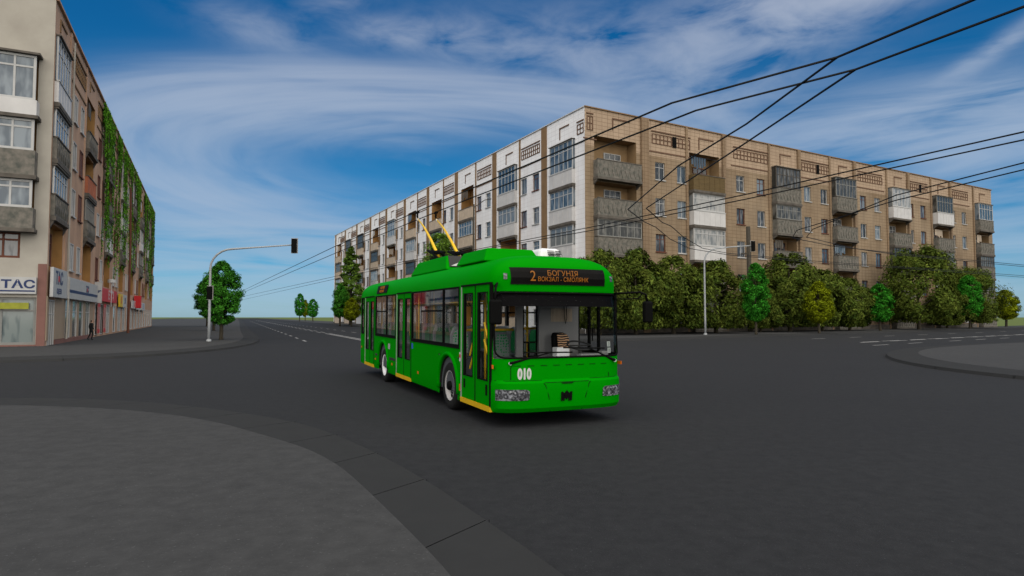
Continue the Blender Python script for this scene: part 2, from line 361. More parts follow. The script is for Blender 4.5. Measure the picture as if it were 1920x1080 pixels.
left_out = [(-89.4, -17), (-49.4, 7.6), (-29, 19.6), (-20.1, 25.0), (-17.3, 27.6), (-16.2, 30.8), (-15.8, 36.0), (-18.2, 46.4), (-30.0, 73), (-48.5, 115.5), (-88.7, 208.5), (-178.9, 414.5), (-338.9, 780.5)]
kerb_and_pave(left_in, left_out, [(-420, 780), (-190, 290), (-70, 104), (-50, 70), (-60, 10), (-90, -2)], 1.5, 0.02, 120)
far_out = [(-330, 815), (-182.4, 470), (-28.3, 116.5), (-6.4, 66), (-3.4, 57.5), (0, 49.5), (4.2, 46.6), (9.5, 48.0), (27.5, 61.5), (60, 85), (86, 104), (300, 258)]
far_in = [(-329, 815.5), (-181.2, 470.5), (-27.1, 117), (-5.2, 66.6), (-2.3, 58.2), (0.8, 51.0), (4.2, 48.3), (8.6, 49.3), (26.8, 62.6), (59.3, 86.1), (85.3, 105.1), (299.3, 259.1)]
kerb_and_pave(far_in, far_out, [(296, 263), (83, 111), (7.6, 66), (-47, 172), (-64, 232), (-320, 820)], 1.8, 0.02, 110)
right_in = [(x + .6, y - .3) for x, y in [(150, 121), (60, 58.5), (35.31, 43.0), (27.84, 38.8), (21.8, 34.3), (18.2, 29.8), (16.2, 25.6), (15.4, 22.2), (15.52, 19.2), (17.0, 13), (24, -4), (40, -40)]]
right_out = [(x + .6, y - .3) for x, y in [(149.3, 122), (59.4, 59.6), (34.6, 44.0), (27.1, 39.9), (20.9, 35.3), (17.0, 30.4), (14.9, 26.0), (14.05, 22.3), (14.15, 18.8), (15.7, 12.4), (22.8, -4.5), (38.8, -40.5)]]
kerb_and_pave(right_in, right_out, [(150, -40)], 1.8, 0.014, 70)

# painted lines, one object per row of paint
def dashes(name, o, d, spans, w):
    d = Vector((*d, 0)).normalized(); nrm = Vector((d.y, -d.x, 0)); o = Vector((*o, 0)); k = MB()
    for a, b, off in spans:
        p, q, c = o + d * a, o + d * b, nrm * off; h = nrm * (w / 2); z = Vector((0, 0, 0.005))
        k.quad(p + c - h + z, p + c + h + z, q + c + h + z, q + c - h + z)
    ob = k.build(name, 'paint', fix=False); ob['kind'] = 'structure'
    for f in ob.data.polygons:
        if f.normal.z < 0: f.flip()
    return ob
LA = (-0.398, 0.917); RA = (0.81, 0.586)
dashes('centre_line', (-12.6, 51.8), LA, [(-8, 20, -0.2), (-8, 20, 0.2)] + [(t, t + 4.0, s_) for t in range(24, 330, 8) for s_ in (-0.24, 0.24)], 0.17)
dashes('lane_line', (-15.4, 47.2), LA, [(t, t + 2.6, 0) for t in range(0, 260, 7)], 0.17)
dashes('lane_line', (-17.4, 71.7), LA, [(t, t + 3.0, 0) for t in range(-14, 260, 8)], 0.17)
dashes('centre_line', (24.8, 45.2), RA, [(t, t + 2.9, 0.16 * (-1) ** i) for i, t in enumerate([k * 4.05 for k in range(0, 30)])] + [(t + .7, t + 3.4, -0.16 * (-1) ** i) for i, t in enumerate([k * 4.05 for k in range(0, 30)])], 0.2)
dashes('lane_line', (25.0, 52.6), RA, [(t, t + 2.2, 0) for t in (0, 6.3, 13, 20.5, 28, 36, 44, 52, 60, 70)], 0.16)
dashes('lane_line', (23.2, 40.6), RA, [(t, t + 2.2, 0) for t in (0, 5.2, 12.2, 17.5, 23.0, 29.5, 36, 44, 52)], 0.16)

# ------------------------------------------------------------------ apartment buildings
M['brown'] = tile_mat('sand coloured facade tile', (0.315, 0.238, 0.160), (0.175, 0.132, 0.092), (0.15, 0.10, 0.062), 0.75, 0.42, 0.022, (0.72, 0.66, 0.60))
M['brownhi'] = tile_mat('attic facade tile', (0.41, 0.305, 0.218), (0.27, 0.195, 0.136), (0.15, 0.10, 0.065), 0.75, 0.42, 0.026)
M['whitewall'] = tile_mat('white facade tile', (0.82, 0.83, 0.86), (0.66, 0.63, 0.63), (0.56, 0.55, 0.57), 0.9, 0.5, 0.016, (0.94, 0.93, 0.93))
M['whitehi'] = tile_mat('white attic tile', (0.85, 0.855, 0.88), (0.74, 0.72, 0.73), (0.55, 0.53, 0.55), 0.9, 0.5, 0.02)
M['stucco'] = mat('peeling terracotta stucco', (0.52, 0.33, 0.225), 0.9, 0, 0.45, c2=(0.33, 0.215, 0.15), stretch=(1, 1, .6), bump=.2)
M['gable'] = mat('pale grey gable stucco', (0.40, 0.375, 0.33), 0.9, 0, 0.5, c2=(0.31, 0.285, 0.25), bump=.15)
M['pilaster'] = mat('brown pilaster tile', (0.235, 0.145, 0.075), 0.9, 0.3, 0.8)
M['pilasterb'] = tile_mat('sand pilaster tile', (0.255, 0.18, 0.115), (0.15, 0.105, 0.07), (0.14, 0.09, 0.055), 0.5, 0.42, 0.026)
M['loggia'] = mat('ochre loggia wall', (0.34, 0.185, 0.065), 0.9, 0.25, 1.2)
M['logiab'] = mat('sand loggia wall', (0.27, 0.175, 0.09), 0.9, 0.25, 1.2)
M['concrete'] = mat('weathered concrete parapet', (0.20, 0.178, 0.155), 0.95, 0, 2.6, c2=(0.070, 0.075, 0.066), bump=.6)
M['creamp'] = mat('cream parapet', (0.50, 0.41, 0.32), 0.9, 0.2, 1.5)
M['whitep'] = mat('white parapet cladding', (0.56, 0.55, 0.55), 0.6, 0.16, 0.9)
M['woodp'] = mat('slatted timber parapet', (0.14, 0.095, 0.04), 0.9, 0.5, 3, stretch=(.3, .3, 9))
M['redp'] = mat('faded red parapet', (0.42, 0.14, 0.075), 0.9, 0.3, 1.5)
M['slab'] = mat('balcony slab', (0.13, 0.115, 0.10), 0.95, 0.5, 1.4)
M['wframe'] = mat('white window frame', (0.44, 0.44, 0.44), 0.6, 0.1)
M['bframe'] = mat('red brown window frame', (0.135, 0.045, 0.025), 0.7, 0.3)
M['gframe'] = mat('grey window frame', (0.22, 0.22, 0.21), 0.7, 0.2)
M['dframe'] = mat('dark steel frame', (0.075, 0.065, 0.055), 0.7, 0.3)
M['groove'] = mat('rust brown lattice', (0.15, 0.085, 0.055), 0.95, 0.3, 2)
M['roof'] = mat('bitumen roof', (0.09, 0.085, 0.08), 0.95, 0.3, 0.5)
M['curtain'] = mat('net curtain', (0.50, 0.50, 0.50), 0.9, 0.25, 3)
def pane_mat(name, a, b, rough=0.08):
    m = bpy.data.materials.new(name); m.use_nodes = True; N = NT(m.node_tree); p = m.node_tree.nodes['Principled BSDF']
    t = N.n('ShaderNodeTexCoord').outputs['Object']; oi = N.n('ShaderNodeObjectInfo').outputs['Random']
    mp = N.n('ShaderNodeMapping'); N.set(mp.inputs[0], t); mp.inputs['Scale'].default_value = (1.6, 1, .55); N.set(mp.inputs['Location'], N.xyz(N.m('MULTIPLY', oi, 40), 0, N.m('MULTIPLY', oi, 23)))
    f = N.noise(mp.outputs[0], 1.3, 2, .5)
    c = N.mix(N.m('MULTIPLY_ADD', N.m('ADD', f, N.m('MULTIPLY', oi, .35)), 5, -3.1, clamp=True), (*a, 1), (*b, 1))
    N.set(p.inputs['Base Color'], c); p.inputs['Roughness'].default_value = rough; p.inputs['Specular IOR Level'].default_value = 0.6; return m
M['pane'] = pane_mat('window pane with curtains behind', (0.025, 0.032, 0.040), (0.17, 0.175, 0.185))
M['paneb'] = pane_mat('bluish window pane', (0.045, 0.07, 0.10), (0.16, 0.195, 0.23))
M['panel'] = pane_mat('pale loggia glazing', (0.16, 0.175, 0.185), (0.36, 0.355, 0.345))
M['paned'] = pane_mat('dark loggia glazing', (0.035, 0.036, 0.034), (0.14, 0.135, 0.125))

def window_mesh(w, h, cols, transom, fr, d=0.09, fw=0.07, sill=False):
    """frame grid, origin at lower left of the opening, outside towards -y"""
    k = MB(); k.box(0, w, -d, 0, 0, fw); k.box(0, w, -d, 0, h - fw, h); k.box(0, fw, -d, 0, fw, h - fw); k.box(w - fw, w, -d, 0, fw, h - fw)
    if sill: k.box(-.07, w + .07, -sill, -.02, -.10, -.004)
    iw = (w - 2 * fw) / cols
    for c in range(1, cols): k.box(fw + iw * c - fw * .4, fw + iw * c + fw * .4, -d * .8, 0, fw, h - fw)
    if transom: k.box(fw, w - fw, -d * .7, 0, h * transom - fw * .4, h * transom + fw * .4)
    p = MB(); p.quad((fw, -d * .35, fw), (w - fw, -d * .35, fw), (w - fw, -d * .35, h - fw), (fw, -d * .35, h - fw))
    return k.mesh('window', fr), p
class Facade:
    """one wall with real openings; local x along it, y into the building, z up"""
    def __init__(s, root, L, H, mats): s.root = root; s.L = L; s.H = H; s.op = []; s.mats = mats; s.cache = {}; s.nwin = 0; s.out = 0.75; s.wd = 0.22
    def opening(s, x0, x1, z0, z1, depth, back=None): s.op.append((x0, x1, z0, z1, depth, back))
    def window(s, x, z, w, h, cols, transom, fr, pane, depth=0.22, sill=True, y=None, name='window'):
        key = (name, round(w, 2), round(h, 2), cols, transom, fr, pane, sill)
        if key not in s.cache:
            me, p = window_mesh(w, h, cols, transom, fr, sill=(s.wd + .12) if sill else 0); s.cache[key] = (me, p.mesh('pane', pane, fix=False))
        me, pm = s.cache[key]
        o = link(name, me, s.root); o.location = (x, min(depth, s.wd + .0) if y is None else y, z); q = link('pane', pm, o); s.nwin += 1
        return o
    def wall(s, name, zsplit=None, extra=None, y=0.0):
        xs = sorted({0, s.L} | {v for o in s.op for v in o[:2]}); zs = sorted({0.0, s.H} | {v for o in s.op for v in o[2:4]} | ({zsplit} if zsplit else set()))
        k = MB()
        for i in range(len(xs) - 1):
            for j in range(len(zs) - 1):
                cx, cz = (xs[i] + xs[i + 1]) / 2, (zs[j] + zs[j + 1]) / 2
                if any(o[0] < cx < o[1] and o[2] < cz < o[3] for o in s.op): continue
                a, b, c, d = xs[i], xs[i + 1], zs[j], zs[j + 1]
                k.quad((a, y, c), (b, y, c), (b, y, d), (a, y, d), 1 if zsplit and cz > zsplit else 0, [(a, c), (b, c), (b, d), (a, d)])
        for x0, x1, z0, z1, dp, back in s.op:
            mi = 2 if back else 0; u = [(0, 0), (1, 0), (1, 1), (0, 1)]
            k.quad((x0, y, z0), (x0, y + dp, z0), (x0, y + dp, z1), (x0, y, z1), mi, [(0, z0), (dp, z0), (dp, z1), (0, z1)])
            k.quad((x1, y + dp, z0), (x1, y, z0), (x1, y, z1), (x1, y + dp, z1), mi, [(0, z0), (dp, z0), (dp, z1), (0, z1)])
            k.quad((x0, y, z1), (x0, y + dp, z1), (x1, y + dp, z1), (x1, y, z1), mi, [(x0, 0), (x0, dp), (x1, dp), (x1, 0)])
            k.quad((x0, y + dp, z0), (x0, y, z0), (x1, y, z0), (x1, y + dp, z0), mi, [(x0, 0), (x0, dp), (x1, dp), (x1, 0)])
            if back: k.quad((x0, y + dp, z0), (x1, y + dp, z0), (x1, y + dp, z1), (x0, y + dp, z1), mi, [(x0, z0), (x1, z0), (x1, z1), (x0, z1)])
        if extra: extra(k)
        return k.build(name, s.mats, s.root, fix=False)
    def balcony(s, x0, x1, zf, style, pf, zt=None, nrows=0, op_h=2.0):
        """one balcony of a bay: slab, parapet, opening or glazing. zf = parapet foot"""
        w = x1 - x0; ph = 1.55 if nrows == 0 else nrows; zt = zt or zf + ph + op_h; out = s.out; root = s.root
        slab = MB(); slab.box(x0 - .05, x1 + .05, -out - .08, .1, zf - .28, zf - .02); slab.prism([(x0, -out, zf - .28), (x0, 0.0, zf - .28), (x0, 0.0, zf - .75)], (.18, 0, 0)); slab.prism([(x1 - .18, -out, zf - .28), (x1 - .18, 0.0, zf - .28), (x1 - .18, 0.0, zf - .75)], (.18, 0, 0))
        b = slab.build('balcony', 'slab', root)
        p = MB(); t = .09; p.box(x0, x1, -out, -out + t, zf, zf + ph); p.box(x0, x0 + t, -out + t, .0, zf, zf + ph); p.box(x1 - t, x1, -out + t, .0, zf, zf + ph)
        if pf == 'concrete':
            n = max(4, int(w / .55)); 
            for i in range(n):
                a = x0 + w * (i + .12) / n; c = x0 + w * (i + .88) / n
                p.prism([(a, -out, zf + ph * .5), ((a + c) / 2, -out, zf + ph * .92), (c, -out, zf + ph * .5), ((a + c) / 2, -out, zf + ph * .1)], (0, -.05, 0))
        else:
            n = max(3, int(w / .8))
            for i in range(1, n): p.box(x0 + w * i / n - .02, x0 + w * i / n + .02, -out - .025, -out, zf + .08, zf + ph - .1)
        p.build('parapet', pf, b)
        rl = MB(); rl.box(x0 - .04, x1 + .04, -out - .05, -out + .13, zf + ph, zf + ph + .08); rl.build('rail', 'slab' if pf != 'whitep' else 'wframe', b)
        s.opening(x0 + .1, x1 - .1, zf - .02, zt, 1.5, True)
        if style == 'open':
            fr = rnd.choice(['bframe', 'wframe', 'bframe']); ww = min(2.3, w * .5)
            s.window(x0 + w * .42, zf + .9, ww, min(zt - zf - 1.3, 2.3), 3, .72, fr, 'pane', y=1.48, sill=False)
            if rnd.random() < .6:
                c = MB(); n = rnd.randint(3, 6)
                for i in range(n): a = x0 + .4 + i * .42; c.box(a, a + .3, -.06 + .02 * i, -.03 + .02 * i, zt - 1.3 - rnd.random() * .5, zt - .42)
                c.tube([(x0 + .2, -.04, zt - .4), (x1 - .2, -.02, zt - .42)], .012, 4)
                c.build('laundry', rnd.choice(['curtain', 'slab', 'creamp', 'paneb']), b)
        else:
            fr, pn, cols, tr = {'white': ('wframe', 'paneb', 5, .68), 'grey': ('gframe', 'paned', 6, .66), 'dark': ('dframe', 'paned', 7, .62), 'pale': ('wframe', 'panel', 4, .7), 'wood': ('bframe', 'pane', 5, .7)}[style]
            h = zt - zf - ph - .1
            g, gp = window_mesh(w, h, cols, tr, fr, fw=.10); o = link('glazing', g, b); o.location = (x0, -out + .16, zf + ph + .085); link('pane', gp.mesh('pane', pn, fix=False), o)
            for xx in (x0 + .03, x1 - .03):
                sd = MB(); sd.quad((xx, -out + .14, zf + ph + .08), (xx, 0, zf + ph + .08), (xx, 0, zt), (xx, -out + .14, zt)); sd.build('side_pane', pn, o).location = (-x0, out - .16, -(zf + ph + .085))
            rf = MB(); rf.box(x0 - .06, x1 + .06, -out - .06, .02, zt - .012, zt + .07); rf.build('canopy', 'slab', b)
        return b
    def lattice(s, x0, x1, z0, z1, n, material, rows=2):
        k = MB()
        for i in range(n + 1): x = x0 + (x1 - x0) * i / n; k.box(x - .05, x + .05, -.07, 0, z0 + (.0 if i % 1 == 0 else 0), z1)
        for j in range(rows + 1): z = z0 + (z1 - z0) * j / rows; k.box(x0 - .05, x1 + .05, -.055, 0, z - .045, z + .045)
        k.box(x0 - .1, x1 + .1, -.09, 0, z1 + .25, z1 + .37); k.box(x0 - .5, x1 + .5, -.06, 0, z0 - 1.0, z0 - .88)
        return k.build('lattice_panel', material, s.root)
    def motif(s, x0, x1, z0, z1, material):
        k = MB(); k.box(x0, x1, -.07, 0, z1 - .14, z1); k.box(x0, x0 + .14, -.06, 0, z0, z1 - .14); return k.build('relief_motif', material, s.root)
    def pilaster(s, x0, x1, z0, z1, material, d=.25):
        k = MB()
        for a, b, c, e in (((x0, -d), (x1, -d), z0, z1), ((x0, 0), (x0, -d), z0, z1), ((x1, -d), (x1, 0), z0, z1)):
            k.quad((*a, c), (*b, c), (*b, e), (*a, e), 0, [(a[0] + a[1], c), (b[0] + b[1], c), (b[0] + b[1], e), (a[0] + a[1], e)])
        k.quad((x0, -d, z1), (x1, -d, z1), (x1, 0, z1), (x0, 0, z1), 0, [(0, 0), (1, 0), (1, 1), (0, 1)])
        return k.build('pilaster', material, s.root, fix=False)

def shell(root, L, H, D, skew0=0.0, skew1=0.0, endwall=True, name='roof', open0=False, material='roof', side='brown', parapet=.35):
    k = MB(); a0 = skew0
    k.quad((0, .3, H - .3), (L, .3, H - .3), (L - skew1, D, H - .3), (a0, D, H - .3))
    rf = k.build(name, material, root, fix=False)
    w = MB()
    u = lambda a, b: [(0, 0), (a, 0), (a, b), (0, b)]
    L1 = L - skew1
    if endwall: w.quad((L, 0, 0), (L1, D, 0), (L1, D, H), (L, 0, H), 0, u(D, H))
    w.quad((L1, D, 0), (a0, D, 0), (a0, D, H), (L1, D, H), 0, u(L, H))
    if not open0: w.quad((a0, D, 0), (0, 0, 0), (0, 0, H), (a0, D, H), 0, u(D, H))
    w.quad((0, 0, H), (L, 0, H), (L, .3, H), (0, .3, H), 0, u(L, .3)); w.quad((L, .3, H), (0, .3, H), (0, .3, H - .3), (L, .3, H - .3), 0, u(L, .3))
    w.build('wall', side, root, fix=False)

# --- tan wing along the right-hand street
RB = thing('apartment_building', 'tan tiled five-storey apartment block with weathered balconies behind the big maples', 'building', (7.48, 64.0, 0.0), math.atan2(0.4994, 0.8664))
H = 23.5; F = Facade(RB, 86.1, H, ['brown', 'brownhi', 'logiab'])
bays = [(1.1, 7.0), (14.7, 19.8), (29.1, 33.9), (41.4, 46.0), (54.9, 59.6), (67.1, 71.9), (80.3, 84.9)]
wins = [(9.6, 12.9), (22.6, 26.3), (35.5, 39.0), (47.9, 51.4), (60.2, 63.6), (72.5, 76.0)]
styles = [['open:concrete', 'open:concrete', 'grey:concrete', 'open:concrete', 'open:concrete'],
          ['open:woodp', 'pale:whitep', 'pale:whitep', 'open:concrete', 'grey:concrete'],
          ['dark:concrete', 'grey:concrete', 'open:concrete', 'open:concrete', 'open:concrete'],
          ['grey:concrete', 'open:concrete', 'open:concrete', 'open:concrete', 'grey:concrete'],
          ['pale:whitep', 'open:concrete', 'dark:concrete', 'open:concrete', 'open:concrete'],
          ['grey:whitep', 'open:concrete', 'grey:concrete', 'open:concrete', 'open:concrete'],
          ['white:concrete', 'open:concrete', 'dark:concrete', 'grey:concrete', 'open:concrete']]
for (x0, x1), st in zip(bays, styles):
    for j, s_ in enumerate(st):
        a, pf = s_.split(':'); zf = 16.3 - 4 * j
        if zf < 0: zf = 0.4
        F.balcony(x0, x1, zf, a, pf, zt=zf + (4.4 if j == 0 else 3.62), nrows=1.75 if a in ('open', 'grey', 'dark') else 1.6)
for i, (a, b) in enumerate(wins):
    for x in (a, b):
        for j in range(5):
            zf = 17.0 - 4 * j
            fr = rnd.choice(['bframe', 'wframe', 'wframe', 'bframe']) if x != a else rnd.choice(['wframe', 'wframe', 'bframe'])
            F.opening(x, x + 1.45, zf, zf + 1.95, .25); F.window(x, zf, 1.45, 1.95, 2, rnd.choice([.72, None, None]), fr, rnd.choice(['pane', 'pane', 'paneb']))
    F.lattice(a - .4, b + 2.0, 21.0, 22.05, 10, 'groove')
F.lattice(.3, 1.0, 21.2, 22.6, 2, 'groove')
for (x0, x1) in bays[1:]: F.motif(x0 + 1.6, x1 - 1.0, 21.2, 22.6, 'groove')
F.motif(3.6, 6.0, 21.6, 22.9, 'groove')
F.wall('facade', 19.6)
for x in (7.5, 20.1, 34.1, 46.2, 59.8, 72.0): F.pilaster(x, x + (1.0 if x < 10 else .45), .02, H - .02, 'pilasterb', .3)
for x in (14.2, 28.4, 40.8, 54.3, 66.4, 79.6): F.pilaster(x, x + .3, .02, H - .02, 'pilasterb', .16)
for x in (12.2, 38.1, 63.3): v = MB(); v.box(x, x + .55, -.12, .05, 20.9, 22.1); v.build('attic_vent', 'black', RB)
cp = MB(); cp.box(-.05, 86.2, -.14, .32, H + .005, H + .12); cp.build('coping', 'pilaster', RB)
pl = MB(); pl.box(0, 86.1, -.1, -.003, 0, .75); pl.build('plinth', 'slab', RB)
shell(RB, 86.1, H, 12, .9, side='brown')

# --- white wing along the left-hand street
WB = thing('apartment_building', 'white tiled five-storey apartment block with brown pilasters behind the green trolleybus', 'building', (-47.42, 167.6, 0.0), math.atan2(-0.8836, 0.4682))
LW = 117.25; F = Facade(WB, LW, H, ['whitewall', 'whitehi', 'loggia']); F.out = 0.4
t2x = lambda a, b: (LW - b, LW - a)
for t0 in (1.8, 14.6, 27.5, 39.7, 51.9, 63.6, 75.4, 87.2, 98.8, 109.5):
    x0, x1 = t2x(t0, t0 + 4.6)
    for j in range(5):
        zf = 15.9 - 4 * j
        if zf < 0: zf = .3
        if t0 == 1.8: a, pf = [('white', 'whitep'), ('white', 'whitep'), ('pale', 'whitep'), ('pale', 'whitep'), ('open', 'creamp')][j]
        elif t0 == 14.6: a, pf = [('white', 'whitep'), ('pale', 'whitep'), ('open', 'creamp'), ('white', 'whitep'), ('open', 'creamp')][j]
        elif t0 == 27.5: a, pf = [('open', 'creamp'), ('white', 'creamp'), ('open', 'creamp'), ('pale', 'creamp'), ('open', 'creamp')][j]
        else: a, pf = rnd.choice([('open', 'creamp'), ('open', 'creamp'), ('white', 'whitep'), ('grey', 'creamp'), ('pale', 'whitep'), ('dark', 'creamp')])
        F.balcony(x0, x1, zf, a, pf, zt=zf + (4.7 if j == 0 else 3.62), nrows=1.5)
    F.motif(x0 + 1.6, x1 - 1.1, 21.2, 22.5, 'groove')
    a, b = t2x(t0 + 5.7, t0 + 6.9); F.pilaster(a, b, .02, H - .02, 'pilaster', .06)
    a, b = t2x(t0 - .9, t0 - .5)
    if t0 > 2: F.pilaster(a, b, .02, H - .02, 'pilaster', .05)
    if t0 < 100:
        for tt in (t0 + 7.5, t0 + 10.4):
            a, b = t2x(tt, tt + 1.5)
            for j in range(5):
                z = 16.6 - 3.95 * j; fr = rnd.choice(['wframe', 'wframe', 'bframe']); F.opening(a, b, z, z + 1.95, .22)
                F.window(a, z, 1.5, 1.95, 2, rnd.choice([.72, None]), fr, rnd.choice(['pane', 'paneb']))
        a, b = t2x(t0 + 7.3, t0 + 11.6); F.lattice(a, b, 20.9, 21.9, 9, 'groove')
F.lattice(LW - 1.3, LW - .2, 20.9, 21.9, 2, 'groove')
F.wall('facade', 19.9)
cp = MB(); cp.box(-.05, LW + .02, -.12, .32, H + .002, H + .1); cp.build('coping', 'whitep', WB)
pl = MB(); pl.box(0, LW - .1, -.08, -.003, 0, .6); pl.build('plinth', 'slab', WB)
shell(WB, LW, H - .02, 11, 0, 1.0, False, side='whitewall')

# --- terracotta building on the left with shops below
LB = thing('apartment_building', 'terracotta stucco apartment block with ivy and shop fronts on the left pavement', 'building', (-27.03, 36.5, 0.0), math.atan2(0.8973, -0.4414))
HL = 20.6; LL = 85.8; F = Facade(LB, LL, HL, ['stucco', 'stucco', 'loggia']); F.out = 0.22; F.wd = 0.05
for bi, t0 in enumerate((.3, 11.7, 23.2, 34.7, 46.2, 57.7, 69.2, 80.4)):
    for j in range(4):
        zf = 14.6 - 3.4 * j
        if bi == 0: a, pf = [('white', 'whitep'), ('white', 'concrete'), ('white', 'concrete'), ('open', None)][j]
        elif bi == 1: a, pf = [('open', 'concrete'), ('open', 'redp'), ('grey', 'concrete'), ('open', None)][j]
        else: a, pf = rnd.choice([('open', 'concrete'), ('white', 'concrete'), ('grey', 'concrete'), ('white', 'whitep')]) if j < 3 else ('open', None)
        if pf: F.balcony(t0, t0 + 4.0, zf, a, pf, zt=zf + (4.0 if j == 0 else 3.0), nrows=1.25)
        else:
            F.opening(t0 + .1, t0 + 3.9, 4.6, zf + 3.0, .5, True); F.window(t0 + 1.0, 5.0, 1.9, 2.0, 3, .7, 'bframe', 'paneb', y=.48, sill=False)
    for x in (t0 + 6.3, t0 + 8.9):
        if x < LL - 2:
            for j in range(4):
                z = [15.2, 12.0, 8.75, 5.0][j]; F.opening(x, x + 1.3, z, z + 1.85, .3)
                F.window(x, z, 1.3, 1.85, 2, None, rnd.choice(['wframe', 'bframe', 'wframe']), rnd.choice(['pane', 'paneb', 'paneb']))
    if t0 < 80: F.lattice(t0 + 5.4, t0 + 10.4, 18.6, 19.5, 10, 'pilaster')
    F.motif(t0 + 1.0, t0 + 3.0, 19.2, 20.0, 'pilaster')
# shop fronts, each window its own part
M['shopd'] = pane_mat('dim teal shop glazing', (0.05, 0.075, 0.085), (0.17, 0.20, 0.20))
sx = [(5.6, 1.7), (8.1, 1.8), (10.7, 1.8), (13.6, 2.0), (18.6, 1.2), (21.6, 1.3), (25.6, 2.0), (30.5, 1.8)] + [(34.5 + 4.3 * i, 2.4) for i in range(12)]
M['shop'] = pane_mat('shop window with displays', (0.015, 0.024, 0.027), (0.17, 0.16, 0.145))
for x, w in sx:
    F.opening(x, x + w, .3, 3.0, .12); F.window(x, .3, w, 2.7, 2 if w > 1.9 else 1, .7, 'wframe', 'shop', depth=.25, sill=False, name='shop_window')
F.opening(.5, 2.2, .02, 2.85, .3); F.window(.5, .02, 1.7, 2.83, 3, .7, 'wframe', 'shop', depth=.25, sill=False, name='shop_door')
F.wall('facade')
M['shopwall'] = mat('beige shop cladding', (0.33, 0.255, 0.185), 0.85, 0.12, 1); M['pinkbase'] = mat('brick red plinth', (0.20, 0.10, 0.085), 0.9, 0.2, 1.5)
for a, b in ((.02, .48), (2.25, 5.5), (7.35, 8.05), (9.95, 10.65), (12.55, 13.5), (15.7, 17.2)): fc = MB(); fc.box(a, b, -.06, -.003, .45, 3.05); fc.build('shop_cladding', 'shopwall', LB)
fb = MB(); fb.box(2.25, 17.3, -.1, -.004, 0, .43); fb.build('plinth', 'pinkbase', LB)
F.pilaster(4.55, 5.0, 4.5, HL - .05, 'stucco', .08); F.pilaster(11.0, 11.3, 4.5, HL - .05, 'stucco', .06)
pp = MB(); pp.tube([(4.95, -.2, HL - .6), (4.95, -.2, 4.6), (4.9, -.3, 4.2), (4.9, -.25, .4)], .06, 8); pp.build('drainpipe', 'gable', LB)
cp = MB(); cp.box(-.02, LL + .05, -.15, .3, HL + .003, HL + .13); cp.build('coping', 'stucco', LB)
# gable wall at local x = 0, its outside faces -x; seen narrow at the picture's left edge
GD = 13.0
g = MB(); ops = []
for j in range(4):
    z = [14.26, 11.35, 8.05, 5.2][j]; ops.append((.72 if j < 3 else 1.3, 3.6, z, z + [2.6, 1.8, 1.6, 1.5][j]))
ys = sorted({0, GD} | {v for o in ops for v in o[:2]} | {.45, 3.7}); zs = sorted({0, HL, .25, 2.95} | {v for o in ops for v in o[2:]})
for i in range(len(ys) - 1):
    for j in range(len(zs) - 1):
        cy, cz = (ys[i] + ys[i + 1]) / 2, (zs[j] + zs[j + 1]) / 2
        if any(o[0] < cy < o[1] and o[2] < cz < o[3] for o in ops) or (.45 < cy < 3.7 and .25 < cz < 2.95): continue
        g.quad((0, ys[i + 1], zs[j]), (0, ys[i], zs[j]), (0, ys[i], zs[j + 1]), (0, ys[i + 1], zs[j + 1]))
g.build('gable_wall', 'gable', LB, fix=False)
def gable_frame(name, y0, y1, z0, z1, cols, tr, fr, pn, out):
    me, p = window_mesh(y1 - y0, z1 - z0, cols, tr, fr, fw=.13); o = link(name, me, LB); o.location = (out, y1, z0); o.rotation_euler = (0, 0, R(-90)); link('pane', p.mesh('pane', pn, fix=False), o); return o
for j, (y0, y1, z0, z1) in enumerate(ops):
    if j < 3:
        ph = [.9, 1.45, 1.2][j]; b = MB(); b.box(-.78, .1, y0 - .2, y1 + .1, z0 - ph - .2, z0 - ph); bo = b.build('balcony', 'slab', LB)
        b = MB(); b.box(-.72, -.62, y0 - .1, y1, z0 - ph, z0 - .02); b.box(-.62, 0, y0 - .1, y0, z0 - ph, z0 - .02); b.build('parapet', ['whitep', 'concrete', 'concrete'][j], bo)
        gable_frame('glazing', y0, y1, z0, z1, 3, .74, 'wframe', 'paneb', -.5).name = 'window'
        b = MB(); b.box(-.8, .05, y0 - .2, y1 + .1, z1 + .02, z1 + .14); b.build('canopy', 'slab', bo)
    else:
        gable_frame('window', y0, y1, z0, z1, 3, .7, 'bframe', 'pane', .2)
gable_frame('shop_window', .45, 3.7, .25, 2.95, 2, .72, 'gframe', 'shopd', .18)
b = MB(); b.box(-.05, -.002, 0, .42, 0, 4.9); b.box(-.06, -.003, .42, GD, 0, .24); b.build('gable_trim', 'pinkbase', LB)
k = MB(); k.quad((0, .3, HL - .3), (LL, .3, HL - .3), (LL, GD, HL - .3), (0, GD, HL - .3)); k.build('roof', 'roof', LB, fix=False)
w = MB(); w.quad((LL, 0, 0), (LL, GD, 0), (LL, GD, HL), (LL, 0, HL)); w.quad((LL, GD, 0), (0, GD, 0), (0, GD, HL), (LL, GD, HL)); w.build('wall', 'stucco', LB, fix=False)

